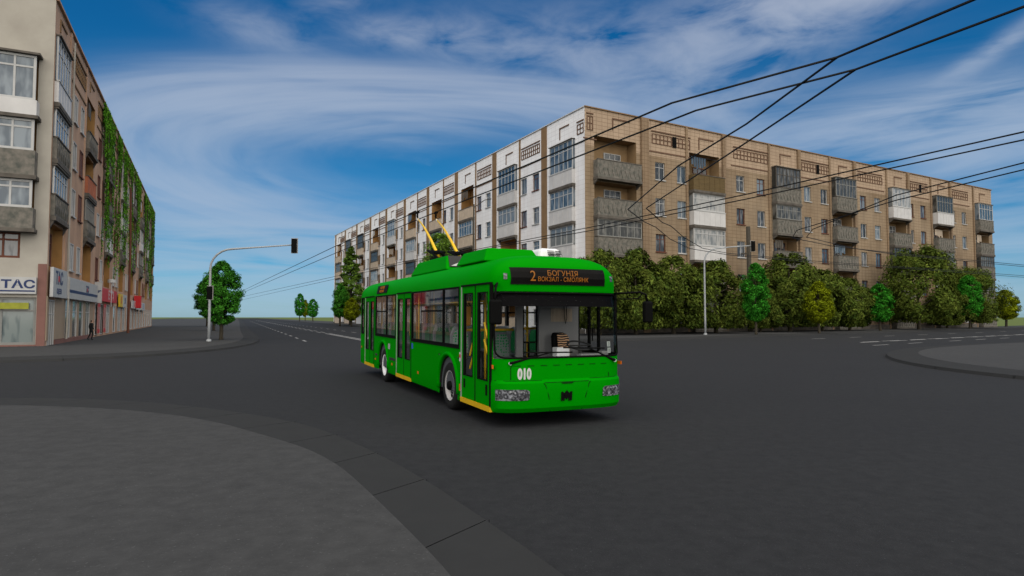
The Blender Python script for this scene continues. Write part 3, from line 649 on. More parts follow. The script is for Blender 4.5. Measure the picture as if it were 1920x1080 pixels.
# --- shop signs hang on the facade and stay things of their own
bpy.context.view_layer.update()
LBM = Matrix.Translation(LB.location) @ Matrix.Rotation(LB.rotation_euler.z, 4, 'Z')
M['signw'] = mat('white sign panel', (0.42, 0.42, 0.42), 0.5, 0.1, 2); M['signr'] = mat('red sign panel', (0.48, 0.015, 0.02), 0.5, 0.12, 2); M['signb'] = mat('dark blue sign paint', (0.012, 0.028, 0.10), 0.5)
M['signy'] = mat('yellow sign panel', (0.62, 0.42, 0.02), 0.5, 0.1); M['signg'] = mat('olive yellow poster', (0.30, 0.31, 0.03), 0.6, 0.3, 3); M['posterp'] = mat('pink poster print', (0.50, 0.22, 0.20), 0.6, 0.6, 6)
def sign(label, x0, x1, z0, z1, panel, y0=-.3, name='shop_sign', group=None, cat='sign'):
    t = thing(name, label, cat, LBM @ Vector((x0, 0, z0)), LB.rotation_euler.z, group)
    k = MB(); k.box(0, x1 - x0, y0, -.125, 0, z1 - z0); k.build('panel', panel, t, bevel=.02); return t
def stext(t, body, size, m, x, z, y=-.305, sx=1.0, bold=.0): return text_obj('lettering', body, size, m, (x, y, z), (1, 0, 0), (0, 0, 1), t, .006, 'CENTER', sx, bold)
t = sign('small white fascia sign with large dark blue letters beside the building corner', .15, 4.3, 3.0, 4.75, 'signw'); stext(t, 'ТАС', 1.05, 'signb', 1.7, 1.12, bold=.03); stext(t, 'ОЦЕЕИ', .42, 'signb', 1.7, .36, bold=.01)
b = MB(); b.box(1.35, 1.75, -.312, -.306, .95, 1.3); b.build('emblem', 'signr', t)
t = sign('long white fascia sign with a dark blue stripe over the tall shop windows', 4.75, 17.6, 3.02, 4.45, 'signw'); stext(t, 'ТАС', .62, 'signb', 7.6, .86, bold=.03)
b = MB(); b.box(.1, 12.7, -.306, -.301, .42, .62); b.build('stripe', 'signb', t)
b = MB(); b.box(7.45, 7.75, -.313, -.307, .72, .98); b.build('emblem', 'signr', t)
t = thing('blade_sign', 'white blade sign with blue lettering sticking out beside the red fascia', 'sign', LBM @ Vector((17.7, 0, 3.0)), LB.rotation_euler.z)
k = MB(); k.box(0, .12, -.58, -.05, 0, 1.75); k.build('panel', 'signw', t)
text_obj('lettering', 'ТАС', .2, 'signb', (-.006, -.31, .95), (0, -1, 0), (0, 0, 1), t, .004, 'CENTER', 1.0, .03)
t = sign('red fascia sign with white letters round a tall red figure', 18.1, 30.8, 3.2, 4.4, 'signr'); stext(t, 'Е', 1.1, 'decal', 6.6, .62, bold=.03); stext(t, 'Э', 1.1, 'decal', 9.6, .62, bold=.03)
b = MB(); b.box(7.95, 8.2, -.34, -.306, -.4, 1.9); b.box(7.4, 8.75, -.33, -.309, .9, 1.15); b.lathe([(1.85, .0), (1.9, .33), (2.2, .33), (2.25, .0)], 14, 'z', 0, (8.07, -.3, 0)); b.build('figure', 'decal', t)
for x, la in ((18.9, 'narrow pink and red poster banner nearest the blade sign'), (22.6, 'narrow pink and red poster banner under the white letter of the red fascia')):
    t = sign(la, x, x + 1.15, .45, 3.0, 'posterp', -.2, 'poster_banner', 'poster banners on the shop front')
    for za, zb in ((0, .35), (2.25, 2.55)): b = MB(); b.box(0, 1.15, -.21, -.2015, za, zb); b.build('border', 'signr', t)
for i, (x, w, z0, z1, pm, tx, tm, la) in enumerate([(33.6, 2.6, 2.9, 4.3, 'signy', 'Я', 'signr', 'small yellow shop sign with a red mark next to the dark pole'), (36.6, 3.6, 2.9, 4.3, 'signw', '58', 'signb', 'white shop sign with dark figures right of the yellow one'),
        (47, 4.5, 2.9, 3.9, 'signw', 'А', 'signr', 'pale shop sign with a red letter midway along the facade'), (53.5, 5.5, 2.8, 3.9, 'signw', 'МАГ', 'signr', 'white shop sign with dark red lettering far along the facade'), (60.5, 5.5, 2.8, 3.9, 'signw', '5', 'blue', 'bluish white shop sign with a blue figure near the far end')]):
    t = sign(la, x, x + w, z0, z1, pm); stext(t, tx, .95, tm, w / 2, (z1 - z0) / 2, bold=.03)
t = sign('square red sign standing out from the middle shops', 50.6, 52.0, 3.0, 4.6, 'signr', -.9)
t = thing('shop_sign', 'grey white gable sign with dark underlined letters above the corner shop window', 'sign', LBM @ Vector((-.1, 3.9, 3.15)), LB.rotation_euler.z)
k = MB(); k.box(-.12, .05, -3.45, 0, 0, .95); k.build('panel', 'signw', t)
text_obj('lettering', 'ТАС', .62, 'signb', (-.126, -2.62, .52), (0, -1, 0), (0, 0, 1), t, .004, 'CENTER', 1.25, .02)
b = MB(); b.box(-.13, -.121, -3.4, -1.7, .12, .2); b.build('underline', 'signb', t)
t = thing('poster', 'olive yellow poster in the corner shop window on the gable', 'poster', LBM @ Vector((-.02, 3.4, 2.28)), LB.rotation_euler.z)
k = MB(); k.box(-.03, .02, -2.6, 0, 0, .36); k.build('sheet', 'signg', t)
# dark pole in front of the ivy
pl = MB(); pl.tube([LBM @ Vector((32.4, -1.2, 0.1)), LBM @ Vector((32.5, -1.2, 9)), LBM @ Vector((32.3, -1.1, 15.5))], [.13, .11, .08], 8)
tag(pl.build('utility_pole', 'bframe'), 'dark brown timber pole in front of the ivy on the terracotta facade', 'pole')

# ------------------------------------------------------------------ trees and ivy
def leaf_mat(name, a, b, var=0.35, tr=0.35):
    m = bpy.data.materials.new(name); m.use_nodes = True; N = NT(m.node_tree); t = m.node_tree; t.nodes.clear()
    g = N.n('ShaderNodeNewGeometry').outputs['Random Per Island']; tcn = N.n('ShaderNodeTexCoord').outputs['Object']
    f = N.noise(tcn, 1.1, 3, .6)
    c = N.mix(N.m('MULTIPLY_ADD', f, 2.2, -.6, clamp=True), (*a, 1), (*b, 1)); c = N.mix(1.0, c, N.ramp(g, [(0, (1 - var,) * 3), (.8, (1 + var * .5,) * 3), (1, (1 + var * 2.5,) * 3)]), 'MULTIPLY')
    d = N.n('ShaderNodeBsdfDiffuse'); N.set(d.inputs[0], c); tl = N.n('ShaderNodeBsdfTranslucent'); N.set(tl.inputs[0], c)
    mx = N.n('ShaderNodeMixShader'); mx.inputs[0].default_value = tr; t.links.new(d.outputs[0], mx.inputs[1]); t.links.new(tl.outputs[0], mx.inputs[2])
    o = N.n('ShaderNodeOutputMaterial'); t.links.new(mx.outputs[0], o.inputs[0]); return m
M['leaf_g'] = leaf_mat('bright green leaves', (0.05, 0.25, 0.022), (0.016, 0.115, 0.011), .75)
M['leaf_d'] = leaf_mat('mid green leaves', (0.06, 0.225, 0.022), (0.025, 0.12, 0.014), .7)
M['leaf_y'] = leaf_mat('yellow green leaves', (0.21, 0.25, 0.010), (0.09, 0.115, 0.006), .7)
M['leaf_p'] = leaf_mat('poplar leaves', (0.16, 0.27, 0.04), (0.08, 0.15, 0.024), .6)
M['leaf_m'] = leaf_mat('olive maple leaves', (0.088, 0.108, 0.018), (0.024, 0.048, 0.009), .45, .05)
M['leaf_i'] = leaf_mat('ivy leaves', (0.11, 0.27, 0.02), (0.04, 0.13, 0.012), .65)
M['bark'] = mat('bark', (0.055, 0.046, 0.032), 0.95, 0.5, 4, stretch=(4, 4, .6), bump=.6)
def leaf_quad(k, p, n, s_, r, fold=.25):
    n = n.normalized(); a = n.orthogonal().normalized(); a = Matrix.Rotation(r.random() * 6.283, 3, n) @ a; b = n.cross(a)
    w = s_ * (.32 + .2 * r.random()); k.add([p - a * s_ * .5, p + b * w * .5 + n * s_ * .06, p + a * s_ * .5, p - b * w * .5 + n * s_ * .06], [(0, 1, 2, 3)])
def limb(k, p, q, r0, r1, rr, bend=.12):
    m = p.lerp(q, .5) + Vector((rr.uniform(-1, 1), rr.uniform(-1, 1), rr.uniform(-.3, .6))) * (q - p).length * bend
    k.tube([p, p.lerp(m, .6), m, q], [r0, r0 * .8 + r1 * .2, (r0 + r1) / 2, r1], 6)
def crown_tree(name, h, z0, prof, trunk_r, n, size, leaf, seed, clump=1.0, squash=1.0, lobes=9, drop=0.0, core=0.55, cs=1.0, rough=1.0):
    """returns (trunk mesh, crown mesh). prof(u) = crown radius for u 0..1 from crown foot to top"""
    r = random.Random(seed); t = MB(); H = h - z0
    t.tube([(0, 0, -.1), (.02, 0, z0 * .15), (.05 * trunk_r * 4, .03, z0), (0, .04, z0 + H * .45), (0.03, 0, z0 + H * .8)], [trunk_r * 1.5, trunk_r * 1.1, trunk_r, trunk_r * .6, trunk_r * .15], 9)
    for i in range(10):
        u = .08 + .7 * i / 10; a = i * 2.4 + r.random(); rad = prof(min(u + .15, 1)) * .75; p = Vector((0, .02, z0 + H * max(u - .08, 0)))
        limb(t, p, Vector((math.cos(a) * rad, math.sin(a) * rad * squash, z0 + H * (u + .10))), trunk_r * .42, trunk_r * .08, r)
    k = MB(); cl = []
    for i in range(int(150 * clump)):
        u = r.random(); a = r.random() * 6.283; rr = prof(u)
        lob = 1 + rough * .13 * math.sin(a * 3 + seed + u * 5) + rough * .10 * math.sin(a * 7 + u * 11 + seed * 2) + r.uniform(-.10, .08)
        f = (r.random() ** .5 * (1 - core) + core) * lob
        cl.append((Vector((math.cos(a) * rr * f, math.sin(a) * rr * f * squash, z0 + H * u)), (.11 + .08 * r.random()) * (max(rr, .22 * prof(.4)) + prof(.4)) * .9 * cs))
    per = n // len(cl)
    for c, cr in cl:
        out = Vector((c.x, c.y, (c.z - z0 - H * .4) * .5))
        out = out.normalized() if out.length > 1e-4 else Vector((0, 0, 1))
        for _ in range(per):
            d = Vector((r.gauss(0, 1), r.gauss(0, 1), r.gauss(0, 1))).normalized() * r.random() ** .4
            p = c + Vector((d.x * cr, d.y * cr, d.z * cr * .85 - drop * r.random() * cr))
            if p.z < z0 - .05 * H: continue
            nn = (d * .8 + out * .9 + Vector((0, 0, .5)) + Vector((r.uniform(-1, 1), r.uniform(-1, 1), r.uniform(-1, 1))) * .75)
            leaf_quad(k, p, nn, size * (.7 + .6 * r.random()), r)
    return t.mesh('trunk', 'bark', True), k.mesh('crown', leaf, fix=False)
def plant(name, meshes, label, loc, rz=0, sc_=1.0, group=None, cat='tree', sxy=1.0):
    t = thing(name, label, cat, loc, rz, group); t.scale = (sc_ * sxy, sc_ * sxy, sc_)
    link('trunk', meshes[0], t); link('crown', meshes[1], t); return t
egg = lambda w: (lambda u: w * max(.02, 1 - (2 * min(1, u) ** .78 - 1) ** 2) ** .55)
ball = lambda w: (lambda u: w * max(.02, 1 - (2 * u - 1) ** 2) ** .5)
spire = lambda w: (lambda u: w * (min(1, u / .14) ** .6) * (1 - u) ** .62 * 1.12)
T_g = crown_tree('street', 6.2, 1.25, egg(1.2), .11, 20000, .17, 'leaf_g', 3, 1.5, core=.45, rough=.35)
T_d = crown_tree('street', 5.9, 1.25, egg(1.32), .13, 20000, .18, 'leaf_d', 11, 1.3, core=.5, rough=.6)
T_y = crown_tree('street', 4.6, 1.0, egg(1.15), .11, 15000, .18, 'leaf_y', 5, 1.5, core=.5, rough=.3)
T_p = crown_tree('poplar', 20, 1.6, spire(2.9), .3, 20000, .46, 'leaf_p', 8, clump=1.6, core=.45, rough=.5)
G_st = 'young street trees on the pavement'
G_ld = 'dark green trees in line on the left pavement'
plant('street_tree', T_d, 'largest dark green tree behind the pole of the left traffic light', (-21.5, 46.6, .15), .4, .97, G_ld)
plant('street_tree', T_d, 'middle dark green tree mostly hidden behind the large one by the left signal', (-36.7, 77.6, .15), 2.2, 1.15, G_ld)
plant('street_tree', T_d, 'farthest of the dark green trees in line on the left pavement', (-54.6, 113.0, .15), 4.0, 1.5, G_ld)
far3 = 'small trees at the far end of the left street'
plant('street_tree', T_g, 'far bright green tree, taller left one of the little group at the street end', (-86, 255, .15), 1, 1.8, far3, sxy=.9)
plant('street_tree', T_y, 'far yellowish tree in the middle of the little group at the street end', (-87.0, 265, .15), 1, 1.9, far3, sxy=.65)
plant('street_tree', T_g, 'far bright green tree, rounder right one of the little group at the street end', (-79.0, 250, .15), 3, 1.42, far3, sxy=1.25)
plant('poplar_tree', T_p, 'tall slender poplar at the far end of the white block', (-33.6, 131, .15), 0, .81, sxy=1.3)
plant('street_tree', T_d, 'dark green tree left of the poplar by the white block end', (-34.4, 126, .15), 2, 1.38, G_st, sxy=.85)
plant('street_tree', T_y, 'yellow green tree in front of the poplar by the white block end', (-30.3, 119, .15), 0, 1.12, G_st, sxy=1.1)
T_b = crown_tree('park', 12.9, 2.5, egg(2.6), .25, 17000, .36, 'leaf_p', 21, 1.3, core=.5, rough=.6)
plant('street_tree', T_b, 'pale green tree rising behind the trolley poles of the bus', (-9.7, 85, .15), 1, 1.0, None)
plant('street_tree', T_g, 'bright green tree under the right traffic light arm', (23.4, 60.5, .15), 0, 1.10, G_st, sxy=.9)
plant('street_tree', T_y, 'yellow green tree in front of the tan block between two bright green ones', (32.3, 66.3, .15), 1, 1.15, G_st)
plant('street_tree', T_g, 'bright green tree left of the broadest maple on the right pavement', (45.0, 77.0, .15), 2, .92, G_st, sxy=1.3)
plant('street_tree', T_g, 'bright green tree in front of the last maple on the right', (67.2, 92.5, .15), 3.5, 1.25, G_st, sxy=1.1)
plant('street_tree', T_y, 'yellow green tree alone at the right end past the tan block', (87.2, 111.2, .15), 4, 1.38, G_st, sxy=1.2)
dome = lambda w: (lambda u: w * (min(1, (u + .06) / .30) ** .55) * max(0, 1 - max(0, (u - .25) / .75) ** 2.3) ** .5)
def maple(h, w, z0, seed, n=19000): return crown_tree('maple', h, z0, dome(w), .26, n, .48, 'leaf_m', seed, .6, .9, drop=.7, core=.74, cs=1.0)
MP = [maple(9.6, 4.6, 1.2, 31), maple(10.4, 4.6, 1.2, 32), maple(12.6, 6.0, 1.6, 33)]
gm = 'big olive maples in front of the tan block'
RM = Matrix.Translation(RB.location) @ Matrix.Rotation(RB.rotation_euler.z, 4, 'Z')
for X, Y, m_, top_, rad_, la in [(8.2, 58.9, 0, 8.2, 2.9, 'olive maple rising right behind the nose of the bus, first of the row'), (11.96, 60.8, 1, 8.4, 3.2, 'olive maple just right of the bus, its top higher than its neighbours'), (16.2, 63.25, 0, 8.0, 3.4, 'olive maple left of the right traffic light pole'),
                             (21.5, 66.4, 1, 7.8, 3.6, 'olive maple between the right traffic light pole and the bright green tree'), (28.1, 71.3, 0, 5.4, 2.2, 'low olive maple behind the bright green tree under the signal'),
                             (31.9, 72.3, 1, 9.2, 3.6, 'tall olive maple right of the bright green tree under the signal'), (37.4, 76.0, 0, 7.6, 3.1, 'olive maple behind the yellow green tree'), (42.2, 78.8, 1, 6.7, 3.0, 'lowest dark maple left of the second bright green tree'),
                             (55.2, 85.5, 2, 11.8, 4.9, 'broadest and tallest olive maple on the right pavement'), (70.3, 96.6, 2, 9.7, 4.0, 'olive maple at the right end of the tan block'), (64.6, 93.6, 0, 6.4, 2.6, 'small olive maple squeezed between the broadest one and the last one')]:
    s_ = top_ / ((9.6, 10.4, 12.6)[m_] * 1.05); plant('maple_tree', MP[m_], la, (X, Y, .15), X * .7, s_, gm, sxy=rad_ / ((4.6, 4.6, 6.0)[m_] * .95 * s_))
# ivy hanging down the terracotta facade: three separate plants
def ivy(label, x0, x1, zt, zlow, n, seed, dense):
    r = random.Random(seed); k = MB(); w = x1 - x0
    t = thing('ivy', label, 'ivy', LBM @ Vector(((x0 + x1) / 2, -.1, 0)), LB.rotation_euler.z, 'ivy hanging on the terracotta facade')
    strands = []
    for i in range(int(w * 2.1)):
        x = r.uniform(0, w); edge = min(x, w - x) / w
        strands.append((x, zt - r.random() * .6, zlow + (r.random() ** 1.6) * (zt - zlow) * (.85 - edge * .8), r.uniform(.08, .30)))
    for _ in range(n):
        x, a, b, sp = r.choice(strands); z = b + (a - b) * r.random() ** .85
        nz = noise.noise(Vector((x * .45, z * .16, seed)))
        if nz < -dense and z < zt - 2: continue
        big = r.random(); p = Vector((x + r.gauss(0, sp) - w / 2, -.06 - r.random() * .16, z))
        if p.z > HL + .3: continue
        leaf_quad(k, p, Vector((r.uniform(-.9, .5), -1, r.uniform(-.1, .5))), .16 + .18 * big, r)
    k.build('foliage', 'leaf_i', t, fix=False)
    st = MB()
    for x, a, b, sp in strands[::3]: st.tube([(x - w / 2, -.12, b + .5), (x - w / 2 + r.uniform(-.4, .4), -.16, (a + b) / 2), (x - w / 2 + r.uniform(-.2, .2), -.14, a)], [.02, .035, .03], 5)
    st.build('stem', 'bark', t); return t
ivy('broad ivy curtain nearest the picture front, over several balconies', 18.8, 33.2, 20.5, 5.0, 10000, 4, .03)
ivy('middle ivy curtain hanging from the roof right of the dark pole', 34.8, 55.0, 20.5, 5.5, 11000, 6, .0)
ivy('farthest ivy curtain at the end of the terracotta facade', 62.5, 85.0, 20.4, 5.0, 11000, 9, .03)

# ------------------------------------------------------------------ street furniture
def traffic_light(label, loc, arm, hgt, rz, head2):
    t = thing('traffic_light', label, 'traffic light', loc, rz, 'traffic lights on curved arm poles')
    k = MB(); r_ = 1.15; pts = [(0, 0, 0), (0, 0, 1.5), (0, 0, hgt - 1.7)]; rr = [.105, .09, .075]
    for a in range(15, 91, 15): pts.append((1.5 * (1 - math.cos(R(a))), 0, hgt - 1.7 + 1.35 * math.sin(R(a)))); rr.append(.07)
    pts += [(arm * .5, 0, hgt - .25), (arm + .25, 0, hgt - .02)]; rr += [.055, .045]
    k.tube(pts, rr, 10); k.lathe([(-.02, .16), (.12, .16), (.14, .10)], 12, 'z'); k.build('pole', 'steel', t, True)
    def head(x, z, s_):
        b = MB(); b.box(x - .19 * s_, x + .19 * s_, -.14, .14, z - .52 * s_, z + .52 * s_); o = b.build('signal_head', 'black', t)
        f = MB(); w = .25 * s_; h = .58 * s_
        for q in ((x - w, x - .19 * s_, z - h, z + h), (x + .19 * s_, x + w, z - h, z + h), (x - .19 * s_, x + .19 * s_, z - h, z - .53 * s_), (x - .19 * s_, x + .19 * s_, z + .53 * s_, z + h)): f.box(q[0], q[1], .02, .06, q[2], q[3])
        f.build('backplate', 'sigframe', o)
        v = MB()
        for i in (-1, 0, 1): v.lathe([(0, .13 * s_), (.22, .13 * s_), (.22, .12 * s_), (0, .12 * s_)], 12, 'z', 0, (0, 0, 0))
        vm = v
        for i in range(len(vm.v)):
            j = i // 48; a, b_, c = vm.v[i]; vm.v[i] = (x + a, .14 + c, z + (j - 1) * .33 * s_ + b_)
        vm.build('visor', 'black', o)
    head(arm + .05, hgt - .1, .92)
    if head2: head(.0, 3.35, .85)
    return t
traffic_light('grey curved traffic light pole beside the dark trees on the left', (-20.9, 43.5, .15), 5.65, 6.75, R(3), True)
traffic_light('grey curved traffic light pole before the maples on the right', (18.3, 59.7, .15), 4.9, 8.6, R(8), False)
u = Vector((27.4, 72.5, 0)); pl = MB(); pl.tube([(u.x, u.y, .1), (u.x, u.y, 6), (u.x - .05, u.y, 12.3)], [.3, .28, .24], 9); pl.box(u.x - .9, u.x + .25, u.y - .07, u.y + .07, 9.1, 9.22)
M['greypole'] = mat('grey weathered pole', (0.07, 0.062, 0.05), 0.9, 0.3, 3)
tag(pl.build('utility_pole', 'greypole'), 'grey utility pole rising in front of the tan block windows', 'pole')

pl = MB(); pl.tube([(-4.5, 73, .1), (-4.5, 73, 8), (-4.45, 73, 15.0)], [.16, .13, .09], 9); pl.tube([(-4.45, 73, 14.6), (-3.2, 72.6, 15.4), (-2.4, 72.3, 15.5)], .05, 6)
tag(pl.build('utility_pole', 'greypole'), 'thin dark pole in front of the white block just behind the bus roof', 'pole')
# ------------------------------------------------------------------ trolley wires, 5.5 m above the road
WZ = 5.5
def wire(pts, label, r=.018):
    k = MB(); q = [(*p, WZ) if len(p) == 2 else p for p in pts]; k.tube(q, r, 5); o = k.build('trolley_wire', 'wire'); tag(o, label, 'overhead wire', 'overhead trolley wires')
A1 = [(11.5, -7.0), (5.34, 7.17), (4.61, 8.75), (2.75, 10.66), (0.51, 14.8), (-9.23, 32.66), (-37.56, 87.69), (-130, 262)]
A2 = [(12.5, -6.0), (6.07, 7.3), (5.11, 9.19), (3.28, 11.05), (-1.7, 20.11), (-10.23, 36.23), (-40.87, 95.42), (-132, 272)]
B1 = [(4.61, 8.75), (4.47, 11.83), (4.05, 15.14), (3.96, 21.38), (5.09, 24.14), (5.89, 25.64), (7.44, 29.52), (9.54, 33.68), (12.76, 37.1), (20.75, 42.68), (29.94, 47.62), (47.44, 58.21), (120, 103)]
B2 = [(5.11, 9.19), (4.94, 13.13), (4.54, 21.14), (5.84, 24.33), (6.47, 25.4), (7.9, 28.84), (10.17, 33.49), (12.43, 36.17), (20.15, 41.45), (29.14, 46.35), (45.61, 55.95), (118, 99)]
C1 = [(22, -12), (10.17, 12.35), (7.03, 18.7), (3.45, 25.26), (-2.68, 35.31), (-7.03, 41.33), (-48.3, 112.8), (-140, 275)]
C2 = [(22.6, -11), (10.63, 12.91), (7.31, 19.47), (3.58, 26.27), (-7.29, 42.89), (-57.21, 133.65), (-141, 290)]
D1 = [(15, -4), (12.21, 14.85), (11.6, 18.86), (12.62, 26.27), (13.57, 28.86), (18.4, 33.68), (22.66, 37.0), (37.4, 45.85), (110, 92)]
D2 = [(15.6, -4), (12.78, 15.56), (12.1, 19.69), (12.08, 26.55), (13.03, 29.12), (16.49, 32.41), (22.18, 36.23), (36.25, 44.44), (108, 88)]
wire(A1, 'black wire under which the left trolley pole of the bus runs'); wire(A2, 'black wire under which the right trolley pole of the bus runs')
wire(B1, 'black wire branching off the uppermost wire and bending right before the tan block'); wire(B2, 'black wire branching off the second wire and bending right before the tan block')
wire(C1, 'upper of the two straight wires passing low behind the bus roof'); wire(C2, 'lower of the two straight wires passing low behind the bus roof')
wire(D1, 'upper of the two lowest wires entering at the right edge with a sharp bend'); wire(D2, 'lower of the two lowest wires entering at the right edge with a sharp bend')

# ------------------------------------------------------------------ the trolleybus: x across, y from nose to tail, z up
BUS = thing('trolleybus', 'bright green trolleybus numbered 010 with two yellow roof poles raised to the wires', 'trolleybus', (1.0046, 10.485, 0.0), 0.417)
BUS.rotation_euler = (0.006, 0, 0.417)
ZB = [.25, .32, .6, .73, .78, 1.05, 1.13, 1.24, 2.25, 2.38, 2.48, 2.58, 2.68, 2.77, 2.84, 2.89, 2.92]
def lerp_tab(tab, z):
    for (a, p), (b, q) in zip(tab, tab[1:]):
        if z <= b: return p + (q - p) * max(0, (z - a)) / (b - a)
    return tab[-1][1]
XT = [(.25, 1.235), (.32, 1.25), (2.38, 1.25), (2.48, 1.235), (2.58, 1.2), (2.68, 1.13), (2.77, 1.02), (2.84, .87), (2.89, .68), (2.92, .42)]
ST = [(.25, .25), (.32, .20), (.6, .17), (.73, .185), (.78, .245), (1.05, .245), (1.13, .25), (1.24, .255), (2.25, .35), (2.38, .345), (2.48, .33), (2.58, .345), (2.68, .385), (2.77, .45), (2.84, .56), (2.89, .75), (2.92, 1.0)]
def XZ(z): return lerp_tab(XT, z)
def SZ(z): return lerp_tab(ST, z)
KG = [(0, 0), (.2, .004), (.4, .02), (.58, .06), (.72, .14), (.84, .29), (.92, .48), (.97, .72), (1, 1)]
def send(z): return max(.58, SZ(z) + .38)
def FP(k, z, out=0.0):
    """point of the bowed front at sideways fraction k (-1..1) and height z"""
    g = lerp_tab(KG, abs(k)); return Vector((XZ(z) * k, SZ(z) + (send(z) - SZ(z)) * g - out, z))
def FX(x, z, out=0.0): return FP(x / XZ(z), z, out)
SL = [.58, 2.0, 2.12, 3.43, 5.57, 5.65, 7.1, 7.2, 7.98, 9.32, 9.77, 9.98, 11.36, 11.53, 11.98, 12.1]
KS = [-1, -.97, -.92, -.84, -.72, -.58, -.4, -.2, 0, .2, .4, .58, .72, .84, .92, .97, 1]
def contour(z):
    x = XZ(z); e = send(z); c = [Vector((-x, max(s, e), z)) for s in reversed(SL)]
    c[-1] = Vector((-x, e, z)); c += [FP(k, z) for k in KS[1:-1]]; c += [Vector((x, max(s, e) if i else e, z)) for i, s in enumerate(SL)]
    return c
rows = [contour(z) for z in ZB]; NSL = len(SL); NC = len(rows[0])
bm_ = MB(); bm_.v = [tuple(p) for r_ in rows for p in r_]
def side_open(s, z, left):
    if left and any(a < s < b for a, b in ((.58, 2.0), (5.65, 7.1), (9.98, 11.36))) and .32 < z < 2.38: return True
    if left and any(a < s < b for a, b in ((2.12, 5.57), (7.2, 9.77), (11.53, 11.98))) and 1.24 < z < 2.38: return True
    if not left and any(a < s < b for a, b in ((2.12, 5.57), (5.65, 7.1), (7.2, 9.77), (9.98, 11.36))) and 1.24 < z < 2.25: return True
    if not left and .58 < s < 2.0 and 1.13 < z < 2.25: return True
    return any(a < s < b for a, b in ((2.12, 3.43), (7.98, 9.32))) and z < 1.05
for i in range(len(ZB) - 1):
    zc = (ZB[i] + ZB[i + 1]) / 2
    for j in range(NC - 1):
        if j < NSL - 1 or j >= NC - NSL:
            s = (rows[0][j].y + rows[0][j + 1].y) / 2
            if side_open(s, zc, j < NSL): continue
        else:
            if 1.13 < zc < 2.25 and NSL - 1 + 1 <= j < NC - NSL - 1: continue
        a = i * NC + j; bm_.f.append((a, a + 1, a + NC + 1, a + NC)); bm_.mi.append(0)
bm_.f.append(tuple((len(ZB) - 1) * NC + j for j in range(NC))); bm_.mi.append(0)
# tail wall
for i in range(len(ZB) - 1):
    z0, z1 = ZB[i], ZB[i + 1]; zc = (z0 + z1) / 2; x0, x1 = XZ(z0), XZ(z1)
    if 1.24 < zc < 2.25:
        for s_ in (-1, 1): bm_.quad((s_ * x0, 12.1, z0), (s_ * .95, 12.1, z0), (s_ * .95, 12.1, z1), (s_ * x1, 12.1, z1))
    else: bm_.quad((-x0, 12.1, z0), (x0, 12.1, z0), (x1, 12.1, z1), (-x1, 12.1, z1))
# wheel arches
def arch(c, r0, s0, s1, side):
    x = 1.25 * side; n = 18; prev = None
    for i in range(n + 1):
        t = math.pi * i / n; q = (x, c - r0 * math.cos(t), max(.25, .46 + r0 * math.sin(t))); 
        u = math.cos(t); w = math.sin(t); k = min((s1 - c if u < 0 else c - s0) / max(abs(u), 1e-6), (1.05 - .46) / max(w, 1e-6)); o = (x, c - u * k, max(.25, .46 + w * k))
        if prev: bm_.quad(prev[1], o, q, prev[0]); inn = lambda p: (p[0] - side * .42, p[1], p[2]); bm_.quad(prev[0], q, inn(q), inn(prev[0]), 1)
        prev = (q, o)
    for a, b in ((s0, c - r0), (c + r0, s1)): bm_.quad((x, a, .25), (x, b, .25), (x, b, .46), (x, a, .46))
for sd in (-1, 1): arch(2.775, .575, 2.12, 3.43, sd); arch(8.65, .575, 7.98, 9.32, sd)
body = bm_.build('body', ['green', 'dark'], BUS)
body.data.polygons.foreach_set('use_smooth', [True] * len(body.data.polygons))
_bmm = bmesh.new(); _bmm.from_mesh(body.data); bmesh.ops.remove_doubles(_bmm, verts=_bmm.verts, dist=.0005)
for e in _bmm.edges:
    if len(e.link_faces) == 2 and e.calc_face_angle(0) > R(28): e.smooth = False
bmesh.ops.recalc_face_normals(_bmm, faces=_bmm.faces); _bmm.to_mesh(body.data); _bmm.free()
# raised arch flares
for sd in (-1, 1):
    for c in (2.775, 8.65):
        p = [(sd * 1.252, c - .625 * math.cos(math.pi * i / 20), .46 + .625 * math.sin(math.pi * i / 20)) for i in range(-1, 22)]
        p = [(a, b, max(.26, d)) for a, b, d in p]
        fl = MB(); fl.tube(p, .045, 8); fl.build('arch_flare', 'green', body, True)
# underside, floor, ceiling, inside walls
k = MB(); k.box(-1.19, 1.19, .75, 2.1, .27, .33); k.box(-1.19, 1.19, 3.45, 7.95, .27, .33); k.box(-.78, .78, 2.1, 3.45, .27, .33); k.box(-.78, .78, 7.95, 9.35, .27, .33); k.box(-1.19, 1.19, 9.35, 12.0, .27, .33); k.build('underframe', 'dark', BUS)
k = MB(); k.box(-1.17, 1.17, .9, 12.05, .34, .37); 
for c in (2.775, 8.65):
    for sd in (-1, 1): k.box(*sorted((sd * .80, sd * 1.2)), c - .66, c + .66, .372, 1.02)
k.build('cabin_floor', 'floor', BUS)
k = MB(); k.box(-1.12, 1.12, .85, 12.05, 2.42, 2.45)
for sd in (-1, 1):
    for a, b in ((2.02, 2.1), (5.58, 5.64), (7.11, 7.19), (9.8, 9.96), (11.37, 11.52)): k.box(*sorted((sd * 1.235, sd * 1.20)), a, b, .4, 2.42)
    for a, b in ((3.46, 5.6), (7.12, 7.95), (9.34, 9.95)): k.box(*sorted((sd * 1.235, sd * 1.215)), a, b, .38, 1.23)
k.box(-1.2, 1.2, 12.03, 12.08, .4, 1.23); k.box(1.215, 1.235, 5.66, 7.0, .38, 1.23); k.box(1.215, 1.235, 9.97, 11.9, .38, 1.23); k.box(1.215, 1.235, .75, 2.05, .38, 1.12)
k.build('interior_lining', 'liner', BUS)
